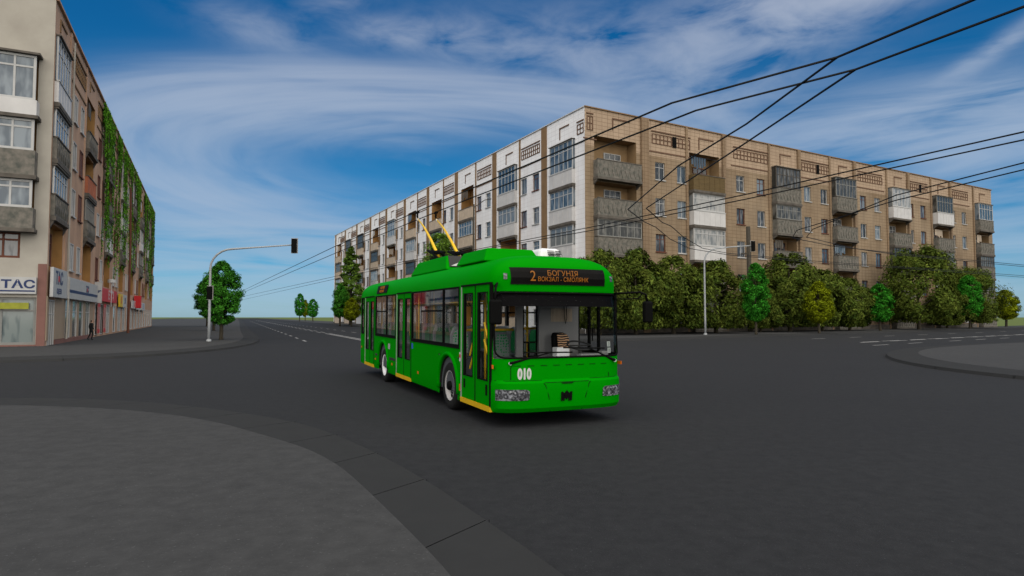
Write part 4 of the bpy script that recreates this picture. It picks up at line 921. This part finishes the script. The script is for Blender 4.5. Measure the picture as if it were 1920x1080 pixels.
# --- side windows: frame with mullions, pane as sub-part
def side_window(x, s0, s1, z0, z1, mull=(), hz=None, fw=.045):
    o = math.copysign(.012, x); xa, xb = sorted((x - math.copysign(.03, x), x + o)); k = MB()
    k.box(xa, xb, s0, s1, z0 - .03, z0 + fw); k.box(xa, xb, s0, s1, z1 - fw * .6, z1 + .008); k.box(xa, xb, s0, s0 + fw, z0 + fw, z1 - fw * .6); k.box(xa, xb, s1 - fw, s1, z0 + fw, z1 - fw * .6)
    for m in mull: k.box(xa, xb, m - .028, m + .028, z0 + fw, z1 - fw * .6)
    for a, b, z in (hz or []): k.box(xa + .002, xb - .002, a, b, z - .018, z + .018)
    f = k.build('side_window', 'black', BUS); p = MB(); xx = x - o * .6; p.quad((xx, s0, z0), (xx, s1, z0), (xx, s1, z1), (xx, s0, z1)); p.build('pane', 'busglass', f, fix=False); return f
side_window(-1.25, 2.12, 5.57, 1.24, 2.38, (3.12, ), [(3.2, 4.75, 1.93)])
side_window(-1.25, 7.2, 9.77, 1.24, 2.38, (8.3, ), [(8.35, 9.7, 1.93)])
side_window(-1.25, 11.53, 11.98, 1.24, 2.38)
for a, b, m in ((2.12, 5.57, (3.2, 4.4)), (5.65, 7.1, ()), (7.2, 9.77, (8.5,)), (9.98, 11.36, (10.6,))): side_window(1.25, a, b, 1.24, 2.25, m, [(a, b, 1.9)])
side_window(1.25, .60, 2.0, 1.13, 2.25, (1.2, 1.55))
k = MB()
for m in (4.1, 4.8, 9.05): k.box(-1.243, -1.232, m - .012, m + .012, 1.28, 2.36)
k.build('window_divider', 'black', BUS)
k = MB(); k.quad((-.95, 12.1, 1.24), (.95, 12.1, 1.24), (.95, 12.1, 2.25), (-.95, 12.1, 2.25)); k.build('rear_window', 'busglass', BUS, fix=False)
# --- doors: two leaves each
def leaf(s0, s1, front):
    x = -1.243; k = MB(); f = .11; g0 = .74
    k.box(x, x + .04, s0, s1, .335, g0); k.box(x, x + .04, s0, s1, 2.25, 2.372); k.box(x, x + .04, s0, s0 + f * .75, g0, 2.25); k.box(x, x + .04, s1 - f * .75, s1, g0, 2.25)
    d = k.build('door', 'green', BUS)
    r = MB()
    a, b = s0 + f * .75, s1 - f * .75
    for q in ((a, a + .022, g0, 2.25), (b - .075, b, g0, 2.25), (a, b, g0 - .0, g0 + .02), (a, b, 2.228, 2.25)): r.box(x - .006, x + .03, q[0], q[1], q[2], q[3])
    r.build('door_gasket', 'black', d)
    p = MB(); p.quad((x + .012, a, g0), (x + .012, b, g0), (x + .012, b, 2.25), (x + .012, a, 2.25)); p.build('door_glass', 'busglass', d, fix=False)
    h = MB(); y0, y1 = (a + .05, b - .05) if front else (b - .05, a + .05)
    h.tube([(x + .11, y0, .86), (x + .11, y1, 1.42)], .018, 8); h.tube([(x + .11, y0, 1.10), (x + .11, y1, 1.72)], .018, 8); h.build('door_handrail', 'pole_y', d)
    return d
for s0, s1 in ((.60, 1.99), (5.66, 7.09), (9.99, 11.35)):
    m = (s0 + s1) / 2; d1 = leaf(s0, m - .03, True); d2 = leaf(m + .03, s1, False)
    k = MB(); k.box(-1.238, -1.20, m - .03, m + .03, .34, 2.37); k.box(-1.262, -1.2, s0 - .02, s1 + .02, 2.374, 2.405); k.box(-1.253, -1.2, s0 - .05, s0, .33, 2.37); k.build('door_seal', 'black', BUS)
    k = MB(); k.box(-1.256, -1.2, s1 + .001, s1 + .035, .33, 2.37); k.build('door_trim', 'alu', BUS)
    k = MB(); k.box(-1.262, -1.0, s0 - .04, s1 + .04, .245, .33); k.build('door_sill', 'yellow', BUS)
    if s0 < 1:
        k = MB(); k.box(-1.25, -1.235, s0 + .1, s0 + .18, .50, .68); k.box(-1.25, -1.235, s1 - .19, s1 - .11, .52, .68); k.build('door_handle', 'black', d1)
# --- windscreen
k = MB(); zz = [1.13, 1.5, 1.9, 2.25]; ks = [q for q in KS if abs(q) <= .971]
for a, b in zip(zz, zz[1:]):
    for p, q in zip(ks, ks[1:]): k.quad(FP(p, a, -.01), FP(q, a, -.01), FP(q, b, -.01), FP(p, b, -.01))
ws = k.build('windscreen', 'busglass', BUS, True)
k = MB(); c = []
kmax = .955; rc = .13
def corner(kx, z, sx, sz, a0):
    return [FX(kx * XZ(1.5) - sx * rc + sx * rc * math.cos(R(t)), z - sz * rc + sz * rc * math.sin(R(t)), .004) for t in range(0, 91, 15)] if a0 == 0 else [FX(kx * XZ(1.5) - sx * rc + sx * rc * math.cos(R(t)), z - sz * rc + sz * rc * math.sin(R(t)), .004) for t in range(90, -1, -15)]
top = [FX(x, 2.225, .004) for x in [1.06 - i * 2.12 / 16 for i in range(17)]]; bot = [FX(x, 1.145, .004) for x in [-1.06 + i * 2.12 / 16 for i in range(17)]]
c = corner(kmax, 2.225, 1, 1, 0) + top + corner(-kmax, 2.225, -1, 1, 1) + corner(-kmax, 1.145, -1, -1, 0) + bot + corner(kmax, 1.145, 1, -1, 1)
k.tube(c + [c[0]], .017, 6, cap=False); k.build('gasket', 'black', ws, True)
for sd in (-1, 1):     # green corners outside the rounded gasket
    pass
k = MB(); kv = [i / 12 * .93 for i in range(-12, 13)]
for p, q in zip(kv, kv[1:]): k.quad(FP(p, 2.0, -.03), FP(q, 2.0, -.03), FP(q, 2.235, -.03), FP(p, 2.235, -.03))
k.build('sun_visor', 'visor', BUS, fix=False)
# --- destination display and front marks
def front_plate(name, x0, x1, z0, z1, out, m, n=10, parent=None, thick=.03):
    k = MB()
    for i in range(n):
        a, b = x0 + (x1 - x0) * i / n, x0 + (x1 - x0) * (i + 1) / n
        zr = [z0] + [z for z in ZB if z0 < z < z1] + [z1]
        for za, zb in zip(zr, zr[1:]): k.quad(FX(a, za, out), FX(b, za, out), FX(b, zb, out), FX(a, zb, out))
        k.quad(FX(a, z1, out), FX(b, z1, out), FX(b, z1, out - thick), FX(a, z1, out - thick)); k.quad(FX(a, z0, out - thick), FX(b, z0, out - thick), FX(b, z0, out), FX(a, z0, out))
    for x in (x0, x1): k.quad(FX(x, z0, out), FX(x, z1, out), FX(x, z1, out - thick), FX(x, z0, out - thick))
    return k.build(name, m, parent or BUS, fix=False)
disp = front_plate('destination_display', -.95, .86, 2.365, 2.655, .014, 'screen', 24)
def wrap(o, out):
    for v in o.data.vertices: v.co = FX(v.co.x, v.co.z, out)
for body_, size, x, z, sx in (('2', .25, -.575, 2.502, .9), ('БОГУНІЯ', .126, -.01, 2.560, 1.10), ('ВОКЗАЛ - СМОЛЯНК', .104, .0, 2.457, .93)):
    t = text_obj('led_text', body_, size, 'led', (x, 0, z), (1, 0, 0), (0, 0, 1), disp, 0.0, 'CENTER', sx, 0.0); wrap(t, .028)
sd_ = MB(); sd_.box(-.02, 0, -.66, .66, -.115, .115); sdo = sd_.build('side_display', 'screen', BUS); sdo.location = (-1.215, 8.98, 2.565); sdo.rotation_euler = (0, R(-20), 0)
sdo.rotation_euler = (0, R(13), 0)
text_obj('led_text', '2 БОГУНІЯ', .095, 'led', (-.024, 0, .045), (0, -1, 0), (0, 0, 1), sdo, .001, 'CENTER', 1.2, .002); text_obj('led_text', 'ВОКЗАЛ', .095, 'led', (-.024, 0, -.06), (0, -1, 0), (0, 0, 1), sdo, .001, 'CENTER', 1.5, .002)
t = text_obj('fleet_number', '010', .235, 'decal', (-.755, 0, .875), (1, 0, 0), (0, 0, 1), BUS, 0.0, 'CENTER', .66, .012); wrap(t, .004)
t = text_obj('fleet_number', '010', .20, 'decal', (-1.256, 7.93, .97), (0, -1, 0), (0, 0, 1), BUS, 0.0, 'CENTER', .75, .010)
# emblem: two bars joined by a shield
k = MB()
for pl_ in ([(-.105, .42), (-.105, .575), (-.07, .575), (-.035, .53), (-.035, .42), (-.068, .42), (-.068, .50), (-.075, .42)], [(.105, .42), (.105, .575), (.07, .575), (.035, .53), (.035, .42), (.068, .42), (.068, .50), (.075, .42)], [(0, .435), (.055, .50), (.045, .555), (0, .60), (-.045, .555), (-.055, .50)]):
    k.prism([(x - .02, 0, z) for x, z in pl_], (0, -.003, 0))
e = k.build('emblem', 'black', BUS)
for v in e.data.vertices: o_ = .006 if v.co.y > -.001 else .012; v.co = FX(v.co.x, v.co.z, o_)
# panel joints of the nose
k = MB()
def seam(pts, r=.006): k.tube([FX(x, z, .003) for x, z in pts], r, 5)
seam([(-.44, .73), (-.41, .69), (-.35, .50), (-.30, .26)]); seam([(.45, .73), (.42, .69), (.36, .50), (.31, .26)])
seam([(-.98, .79), (-.98, .99), (-.96, 1.015)]); seam([(-1.2 + i * .15, .772) for i in range(6)], .005); seam([(.47 + i * .14, .775) for i in range(6)], .005); seam([(-.42 + i * .14, .735) for i in range(7)], .006)
for i in range(8): seam([(-.94 + i * .235, 1.015), (-.94 + i * .235 + .12, 1.015)], .005)
seam([(.88, .79), (.88, .86)]); k.build('panel_seam', 'black', BUS)
k = MB(); k.prism([FX(x, z, .004) for x, z in ((-.12, .727), (.12, .727), (.09, .708), (-.09, .708))], (0, -.006, 0)); k.build('grille', 'black', BUS)
for sd in (-1, 1):
    k = MB(); n = 10
    for i in range(n):
        a, b = .70 + .505 * i / n, .70 + .505 * (i + 1) / n; zt = .635; zb = .455
        f0 = min(1, i / 1.2); f1 = min(1, (i + 1) / 1.2); za0 = zb + .012 * (1 - f0)
        P = [FX(sd * a, za0, .012), FX(sd * b, zb, .012), FX(sd * b, zt, .012), FX(sd * a, zt - .03 * (1 - f0), .012)]
        k.add(P, [(0, 1, 2, 3)])
    h = k.build('headlight', 'lamp', BUS, fix=False)
    k = MB()
    for cx in (.83, .99): k.lathe([(-.004, .0), (-.012, .05), (-.006, .07), (.0, .075)], 18, 'x')
    for i, v in enumerate(k.v):
        cx = (.83, .99)[i // 72]; k.v[i] = tuple(FX(sd * (cx + v[1]), .545 + v[2], .016 - v[0]))
    k.build('bulb_reflector', 'lamp', h)
    k = MB(); k.box(-.03, .03, -.012, .012, -.05, .05); m_ = k.build('marker_light', 'lamp', BUS); m_.location = FX(sd * 1.03, 2.5, .0); m_.rotation_euler = (0, 0, R(-22 * sd) * -1)
    k = MB(); k.box(-.012, .012, -.055, .055, -.028, .028); m_ = k.build('turn_signal', 'amber', BUS); m_.location = (sd * 1.236, .50, 1.0); m_.rotation_euler = (0, 0, R(14 * sd))
# --- side markers, stickers, strips
def side_plate(name, s0, s1, z0, z1, m, d=.008): k = MB(); k.box(-1.25 - d, -1.25, s0, s1, z0, z1); return k.build(name, m, BUS)
for s_ in (7.59, 4.99, 9.73): side_plate('side_marker', s_ - .05, s_ + .05, .49, .55, 'amber')
side_plate('side_marker', 2.035, 2.10, .43, .56, 'amber'); side_plate('side_marker', 11.9, 12.0, .74, .80, 'amber')
side_plate('trim_strip', 7.22, 7.9, .62, .69, 'grate'); side_plate('trim_strip', 9.45, 9.75, .63, .69, 'grate')
side_plate('sticker', 5.45, 5.58, 1.04, 1.17, 'blue', .004); side_plate('sticker', 2.04, 2.11, .98, 1.15, 'decal', .004); side_plate('sticker', 2.04, 2.11, 1.05, 1.11, 'red', .006)
# --- mirrors
def mirror(pts, cx, cy, z0, z1, w):
    k = MB(); k.tube(pts, .018, 8); a = k.build('mirror', 'black', BUS, True); b = MB(); b.box(cx - w, cx + w, cy - .06, cy + .06, z0, z1); b.build('mirror_housing', 'black', a, bevel=.035)
mirror([FX(-1.17, 2.34, .0), FX(-1.17, 2.38, .10), (-1.30, .20, 2.30), (-1.32, .18, 2.18), (-1.32, .18, 2.05)], -1.315, .18, 1.70, 2.10, .105)
mirror([FX(1.17, 2.24, 0), (1.25, .20, 2.25), (1.42, .10, 2.26), (1.53, .08, 2.22), (1.56, .08, 2.1)], 1.565, .08, 1.72, 2.10, .085)
k = MB(); k.tube([FX(1.17, 2.15, 0), (1.24, .22, 2.14), (1.40, .12, 2.15), (1.46, .1, 2.23)], .012, 6); k.build('mirror_brace', 'black', BUS)
# --- wipers
def wiper(px, pz, tx, tz, b0, b1):
    k = MB(); p = FX(px, pz, .03); q = FX(tx, tz, .045); k.tube([p, p.lerp(q, .35), q], [.026, .016, .010], 6)
    k.tube([FX(b0[0] + (b1[0] - b0[0]) * i / 8, b0[1] + (b1[1] - b0[1]) * i / 8, .03) for i in range(9)], .013, 5); w = k.build('wiper', 'black', BUS)
    h = MB(); h.lathe([(-.02, 0), (-.02, .022), (.02, .03)], 10, 'z'); o = h.build('wiper_pivot', 'white', w); o.location = p; o.rotation_euler = (R(90), 0, 0)
wiper(-1.0, 1.06, -.30, 1.23, (-.78, 1.235), (.12, 1.225)); wiper(1.02, 1.06, .42, 1.30, (-.05, 1.305), (.78, 1.28))
k = MB(); k.box(.88, .96, 0, .004, 1.30, 1.39); k.box(.885, .965, 0, .004, 1.19, 1.28); pc = k.build('route_card', 'paper', BUS)
for v in pc.data.vertices: v.co = FX(v.co.x, v.co.z, -.02 - v.co.y)
for z in (1.345, 1.235): t = text_obj('card_text', '2', .07, 'black', (.922, 0, z), (1, 0, 0), (0, 0, 1), pc, 0.0); wrap(t, -.012)
# --- wheels
def wheel(x, s, z, front):
    sd = -1 if x < 0 else 1; t = MB(); r_ = .47
    prof = [(-.135, .30), (-.14, .36), (-.135, .43), (-.10, .465), (-.03, r_), (.03, r_), (.10, .465), (.135, .43), (.14, .36), (.135, .30)]
    t.lathe(prof, 40); w = t.build('wheel', 'tyre', BUS, True); w.location = (x, s, z)
    r = MB(); r.lathe([(a * sd, b) for a, b in ([(.125, .30), (.135, .29), (.10, .27), (.03, .255), (.05, .20), (.075, .17), (.08, .10)] if front else [(.125, .30), (.135, .29), (.11, .27), (.06, .22), (.03, .15), (.03, .02)])], 36); r.lathe([(.03 * sd, .255), (-.12 * sd, .29)], 36)
    r.build('rim', 'rim' if front else 'white', w, True)
    if front:
        h = MB(); h.lathe([(.08 * sd, .10), (.16 * sd, .085), (.17 * sd, .05), (.172 * sd, 0)], 20); h.build('hub', 'black', w, True)
        b = MB()
        for i in range(10): a = 2 * math.pi * i / 10; b.lathe([(.045 * sd, .026), (.085 * sd, .026), (.09 * sd, 0)], 8, 'x', 0, (0, .15 * math.cos(a), .15 * math.sin(a)))
        for i in range(8): a = 2 * math.pi * (i + .5) / 8; b.lathe([(.046 * sd, .042), (.062 * sd, .038), (.064 * sd, 0)], 10, 'x', 0, (0, .228 * math.cos(a), .228 * math.sin(a)))
        b.build('wheel_bolt', 'black', w)
for sd in (-1, 1):
    wheel(sd * 1.09, 2.775, .47 - .006 * 2.775, True); wheel(sd * 1.09, 8.62, .47 - .006 * 8.62, False)
k = MB(); k.tube([(-1.0, 2.775, .46), (1.0, 2.775, .46)], .09, 10); k.tube([(-1.0, 8.62, .42), (1.0, 8.62, .42)], .12, 10); k.build('axle', 'dark', BUS)
# --- roof gear
def rbox(name, x0, x1, y0, y1, z0, z1, m, tx=.08, ty=.12, parent=None, bevel=.03):
    k = MB(); v = [(x0, y0, z0), (x1, y0, z0), (x1, y1, z0), (x0, y1, z0), (x0 + tx, y0 + ty, z1), (x1 - tx, y0 + ty, z1), (x1 - tx, y1 - ty, z1), (x0 + tx, y1 - ty, z1)]
    k.add(v, [(3, 2, 1, 0), (4, 5, 6, 7), (0, 1, 5, 4), (1, 2, 6, 5), (2, 3, 7, 6), (3, 0, 4, 7)]); return k.build(name, m, parent or BUS, bevel=bevel)
rbox('roof_housing', -.92, .28, 1.70, 3.35, 2.86, 3.12, 'green', .12, .16)
ac = rbox('air_conditioner', .36, 1.0, 2.0, 3.9, 2.84, 3.20, 'white', .10, .12, bevel=.07)
k = MB()
for i in range(5):
    for a, b in ((.60, .75), (.77, .90)): k.box(a, b, 2.0 + .02 + i * .026 - .03, 2.03 + i * .026 - .012, 3.0 + i * .034, 3.014 + i * .034)
k.build('air_grille', 'black', ac)
pb = rbox('pole_housing', -.85, .55, 4.2, 7.3, 2.86, 3.20, 'green', .12, .35)
k = MB(); k.prism([(-.75, 4.25, 2.92), (.45, 4.25, 2.92), (.42, 4.53, 3.19), (-.70, 4.53, 3.19)], (0, -.01, .006)); k.build('housing_grille', 'grate', pb)
k = MB(); k.prism([(-.72, 4.255, 2.94), (-.30, 4.255, 2.94), (.1, 4.42, 3.10), (-.32, 4.42, 3.10)], (0, -.01, .006)); k.build('housing_stripe', 'alu', pb)
def boom(x, s, z, tip):
    k = MB(); p = Vector((x, s, z)); q = Vector(tip); m_ = p.lerp(q, .62) + Vector((0, 0, .10)); k.tube([p, p.lerp(m_, .5) + Vector((0, 0, .03)), m_, q], [.044, .04, .031, .022], 8); o = k.build('trolley_pole', 'pole_y', BUS, True)
    b = MB()
    for d in (-.12, .12): b.tube([(x + d, s - .35, z - .10), (x + d, s + .15, z + .10), (x + d * .6, s + .75, z + .22)], .035, 6); b.tube([(x + d * .6, s - .2, z + .08), (x + d * .6, s + .4, z + .16)], .05, 8)
    b.box(x - .18, x + .18, s - .25, s + .2, z - .14, z - .04); b.build('pole_base', 'black', o)
    h = MB(); h.tube([q, q + Vector((0, .05, .10)), q + Vector((.0, .02, .22))], [.03, .035, .03], 6); h.box(q.x - .035, q.x + .035, q.y - .12, q.y + .14, q.z + .19, q.z + .26); h.build('contact_shoe', 'black', o)
    e_ = MB(); e_.tube([q - (q - p).normalized() * .35, q - (q - p).normalized() * .15], .033, 8); e_.build('insulator', 'white', o)
import mathutils
BM = (Matrix.Translation(BUS.location) @ mathutils.Euler(BUS.rotation_euler).to_matrix().to_4x4()).inverted()
boom(-.28, 6.6, 3.36, BM @ Vector((-3.28, 21.75, 5.24))); boom(.30, 6.6, 3.36, BM @ Vector((-2.65, 21.85, 5.24)))
# --- inside
def seat(x, s, z, facing=-1, cover='seatgreen', w=.42, dots=False):
    k = MB(); f = facing; k.box(x - w / 2, x + w / 2, *sorted((s, s + f * .42)), z + .40, z + .47)
    k.prism([(x - w / 2, s, z + .45), (x + w / 2, s, z + .45), (x + w / 2, s - f * .02, z + .85), (x + w * .36, s - f * .03, z + 1.0), (x - w * .36, s - f * .03, z + 1.0), (x - w / 2, s - f * .02, z + .85)], (0, -f * .06, 0))
    k.box(x - .1, x + .1, *sorted((s + f * .1, s + f * .3)), z, z + .40); o = k.build('seat', 'seatg', BUS, bevel=.02)
    c = MB(); c.prism([(x - w * .38, s + f * .004, z + .50), (x + w * .38, s + f * .004, z + .50), (x + w * .36, s - f * .012, z + .84), (x + w * .24, s - f * .02, z + .95), (x - w * .24, s - f * .02, z + .95), (x - w * .36, s - f * .012, z + .84)], (0, f * .015, 0))
    if f < 0 or True:
        b = s - f * .075; c.prism([(x - w * .40, b, z + .48), (x + w * .40, b, z + .48), (x + w * .38, b - f * .012, z + .84), (x + w * .26, b - f * .02, z + .95), (x - w * .26, b - f * .02, z + .95), (x - w * .38, b - f * .012, z + .84)], (0, -f * .012, 0))
    c.box(x - w * .42, x + w * .42, *sorted((s + f * .03, s + f * .4)), z + .471, z + .485); c.build('seat_cover', 'dots' if dots else cover, o); return o
for s_, f in ((4.0, -1), (4.85, -1), (8.2, -1), (9.2, -1)):
    for x in (-.98, -.53): seat(x, s_, .37 + (.25 if s_ < 6 or s_ > 8 else .1), f)
for s_ in (3.4, 4.3, 5.2, 6.1, 7.4, 8.3, 9.2, 10.2):
    for x in (.98, .53): seat(x, s_, .37 + .2, -1)
seat(-.02, 2.95, .37 + .12, -1, dots=True, w=.40); seat(-.95, 3.0, .6, 1, dots=True)
for x in (-.95, -.45, .05, .55, 1.0): seat(x, 11.6, .55, -1)
k = MB(); rails = []
for x, s_ in ((-.75, 2.06), (-.75, 3.15), (-.7, 5.6), (-.7, 7.15), (-.7, 9.85), (-.7, 11.4), (.35, 2.5), (.5, 4.6), (.5, 6.4), (.5, 8.6), (-1.1, 5.5), (-1.1, 2.2), (.55, 10.5)):
    p = MB(); p.tube([(x, s_, .37), (x, s_, 2.42)], .022, 8); p.build('handrail', 'pole_y', BUS, True)
for x, a, b, z in ((-.62, 2.2, 11.4, 2.12), (.5, 2.5, 11.4, 2.12), (1.12, 2.5, 11.0, 1.40)):
    p = MB(); p.tube([(x, a, z), (x, b, z)], .02, 8); p.build('handrail', 'pole_y', BUS, True)
p = MB(); p.tube([(-1.1, 2.2, 1.56), (-.1, 2.2, 1.56)], .025, 8); p.tube([(.12, 2.52, 1.57), (.62, 2.52, 1.58)], .024, 8); p.build('handrail', 'pole_y', BUS, True)
k = MB(); k.box(-.84, -.66, 3.08, 3.22, 1.62, 2.02); k.build('ticket_validator', mat('orange validator box', (0.45, 0.20, 0.004), .5), BUS, bevel=.02)
p = MB()
for s_ in (2.7, 3.3, 3.9, 4.5, 5.1, 8.4, 9.0, 9.6):
    p.tube([(-.62, s_, 2.11), (-.60, s_ + .03, 2.06), (-.62, s_ + .07, 2.02), (-.66, s_ + .04, 2.04), (-.64, s_, 2.09)], .008, 5)
p.build('strap_handle', 'black', BUS)
# cab
k = MB(); k.box(.42, 1.2, 1.9, 1.94, .37, 2.4); k.box(.30, .42, 1.86, 1.96, .37, 2.4); k.box(-.16, -.02, 1.92, 1.99, .37, 2.4); cab = k.build('cab_partition', 'liner2', BUS)
k = MB()
for q in ((-.02, .30, 1.30, 1.335), (-.02, .30, .86, .90), (-.02, .30, 2.36, 2.40), (.10, .13, .9, 1.3)): k.box(q[0], q[1], 1.93, 1.965, q[2], q[3])
k.box(-.02, .005, 1.93, 1.965, .86, 2.4); k.box(.275, .30, 1.93, 1.965, .86, 2.4); k.build('cab_door_frame', 'black', cab)
k = MB(); k.quad((-.02, 1.95, .9), (.3, 1.95, .9), (.3, 1.95, 2.36), (-.02, 1.95, 2.36)); k.build('cab_door_glass', 'busglass', cab, fix=False)
k = MB(); k.box(-.02, .28, 1.94, 1.95, .37, .86); k.build('cab_door_panel', 'liner', cab)
k = MB()
for i in range(16): k.box(.58 + i * .03, .60 + i * .03, 1.885, 1.9, 1.72, 1.98)
k.build('cab_vent', 'creamp', cab)
k = MB(); k.tube([(.85, 1.86, 2.05), (.86, 1.85, 1.8), (.88, 1.85, 1.68), (.91, 1.85, 1.8), (.90, 1.86, 2.05)], .008, 5); k.build('cable', 'black', cab)
k = MB()
for i in range(-10, 11):
    a, b = i / 10.5 * .93, (i + 1) / 10.5 * .93
    if i == 10: continue
    lo = (1.12 if a > .05 else 1.10); p, q = FP(a, lo, -.05), FP(b, lo, -.05); p2, q2 = Vector((p.x, max(p.y + .2, .78), lo - .02)), Vector((q.x, max(q.y + .2, .78), lo - .02))
    mi = 0 if a > .12 else 1
    k.quad(p, q, q2, p2, mi); k.quad(p2, q2, q2 - Vector((0, 0, .7)), p2 - Vector((0, 0, .7)), mi)
k.build('dashboard', ['dash', 'liner2'], BUS, fix=False)
k = MB(); k.box(.52, .95, .62, .80, 1.09, 1.16); k.box(.98, 1.12, .66, .8, 1.08, 1.2); k.build('instrument_panel', 'liner', BUS, bevel=.02)
k = MB(); n = 24; k.tube([(.62 + .23 * math.cos(2 * math.pi * i / n), .86 + .22 * math.sin(2 * math.pi * i / n) * .9, 1.30 + .07 * math.sin(2 * math.pi * i / n)) for i in range(n + 1)], .016, 6, cap=False); k.tube([(.62, .78, .95), (.62, .86, 1.29)], .03, 8); k.tube([(.40, .86, 1.30), (.84, .86, 1.30)], .014, 6); k.build('steering_wheel', 'grate', BUS, True)
k = MB(); k.prism([(.47, 1.55, .95), (.81, 1.55, .95), (.81, 1.62, 1.42), (.75, 1.63, 1.50), (.51, 1.63, 1.50), (.47, 1.62, 1.42)], (0, .1, .02)); k.box(.40, .80, 1.15, 1.6, .80, .95); k.box(.5, .7, 1.2, 1.5, .37, .8); ds = k.build('driver_seat', 'black', BUS, bevel=.03)
k = MB(); k.prism([(.56, 1.535, .97), (.81, 1.535, .97), (.805, 1.605, 1.42), (.75, 1.615, 1.49), (.56, 1.615, 1.49)], (0, -.02, 0)); k.build('seat_cover', 'tiger', ds)
k = MB(); k.box(.14, .40, .82, 1.0, .9, 1.27); k.build('cash_box', 'white', BUS, bevel=.01)
k = MB(); k.tube([(1.13, 1.2, 1.68), (1.0, 1.0, 1.66), (.92, .9, 1.5), (.90, .86, 1.38)], .012, 6); k.build('microphone_arm', 'black', BUS)

# ------------------------------------------------------------------ passer-by at the shop front
def person(loc, rz, s_):
    J = {'pel': (0, 0, .93), 'spi': (0, -.01, 1.12), 'che': (0, .0, 1.33), 'nek': (0, -.01, 1.49), 'hd0': (0, -.02, 1.56), 'hd1': (0, -.025, 1.66), 'hd2': (0, -.02, 1.73), 'ls': (-.18, 0, 1.40), 'le': (-.24, .05, 1.13), 'lw': (-.20, -.12, .95), 'rs': (.18, 0, 1.40), 're': (.25, .03, 1.13), 'rw': (.24, -.05, .90),
         'lh': (-.09, 0, .90), 'lk': (-.10, -.10, .50), 'la': (-.10, .04, .09), 'lt': (-.11, -.14, .04), 'rh': (.09, 0, .90), 'rk': (.10, .03, .49), 'ra': (.11, .22, .12), 'rt': (.11, .08, .05)}
    RR = {'pel': .15, 'spi': .13, 'che': .16, 'nek': .055, 'hd0': .07, 'hd1': .098, 'hd2': .075, 'ls': .07, 'le': .048, 'lw': .035, 'rs': .07, 're': .048, 'rw': .035, 'lh': .09, 'lk': .065, 'la': .045, 'lt': .038, 'rh': .09, 'rk': .065, 'ra': .045, 'rt': .038}
    ed = [('pel', 'spi'), ('spi', 'che'), ('che', 'nek'), ('nek', 'hd0'), ('hd0', 'hd1'), ('hd1', 'hd2'), ('che', 'ls'), ('ls', 'le'), ('le', 'lw'), ('che', 'rs'), ('rs', 're'), ('re', 'rw'), ('pel', 'lh'), ('lh', 'lk'), ('lk', 'la'), ('la', 'lt'), ('pel', 'rh'), ('rh', 'rk'), ('rk', 'ra'), ('ra', 'rt')]
    for sd, w in (('l', J['lw']), ('r', J['rw'])):          # fingers and thumb
        d = -1 if sd == 'l' else 1
        for i in range(4):
            a, b = sd + 'f%da' % i, sd + 'f%db' % i; off = (i - 1.5) * .018
            J[a] = (w[0] + d * .005, w[1] + off - .01, w[2] - .085); J[b] = (w[0] - d * .012, w[1] + off - .015, w[2] - .155 + abs(i - 1.3) * .012); RR[a] = .011; RR[b] = .008; ed += [(sd + 'w', a), (a, b)]
        J[sd + 'th'] = (w[0] - d * .02, w[1] - .045, w[2] - .07); RR[sd + 'th'] = .010; ed.append((sd + 'w', sd + 'th'))
    names = list(J); me = bpy.data.meshes.new('person'); me.from_pydata([J[n] for n in names], [(names.index(a), names.index(b)) for a, b in ed], []); o = bpy.data.objects.new('person', me); col.objects.link(o)
    md = o.modifiers.new('skin', 'SKIN')
    for i, n in enumerate(names): me.skin_vertices[0].data[i].radius = (RR[n],) * 2; me.skin_vertices[0].data[i].use_root = (n == 'pel')
    o.modifiers.new('subdivision', 'SUBSURF').levels = 2
    bpy.context.view_layer.update(); m2 = bpy.data.meshes.new_from_object(o.evaluated_get(bpy.context.evaluated_depsgraph_get())); o.modifiers.clear(); o.data = m2
    m2.materials.clear()
    for m_ in (mat('dark grey coat', (0.016, 0.017, 0.02), .9, .3, 6), mat('skin', (0.36, 0.20, 0.14), .7), mat('black trousers', (0.008, 0.009, 0.011), .9), mat('dark hair', (0.012, 0.009, 0.007), .8), mat('black shoe leather', (.006, .006, .006), .5)): m2.materials.append(m_)
    for f in m2.polygons:
        c = f.center; f.material_index = 3 if (c.z > 1.69 or (c.z > 1.55 and c.y > .0)) else (1 if c.z > 1.50 or (c.z < .93 and abs(c.x) > .165 and c.z > .7) else (0 if c.z > .80 else (4 if c.z < .1 else 2))); f.use_smooth = True
    o.location = loc; o.rotation_euler = (0, 0, rz); o.scale = (s_,) * 3
    tag(o, 'person in a dark coat and black trousers walking past the tall shop windows', 'person')
    f = MB(); f.tube([(0, -.115, 1.675), (0, -.135, 1.64), (0, -.118, 1.63)], [.012, .018, .01], 6); f.build('nose', m2.materials[1], o, True)
    f = MB()
    for x in (-.035, .035): f.lathe([(-.01, .001), (0, .012), (.01, .001)], 8, 'z', 0, (x, -.112, 1.668))
    f.box(-.028, .028, -.112, -.104, 1.598, 1.604); f.build('eyes_and_mouth', m2.materials[3], o)
p = LBM @ Vector((9.4, -1.0, 0)); person((p.x, p.y, .155), R(155), .84)
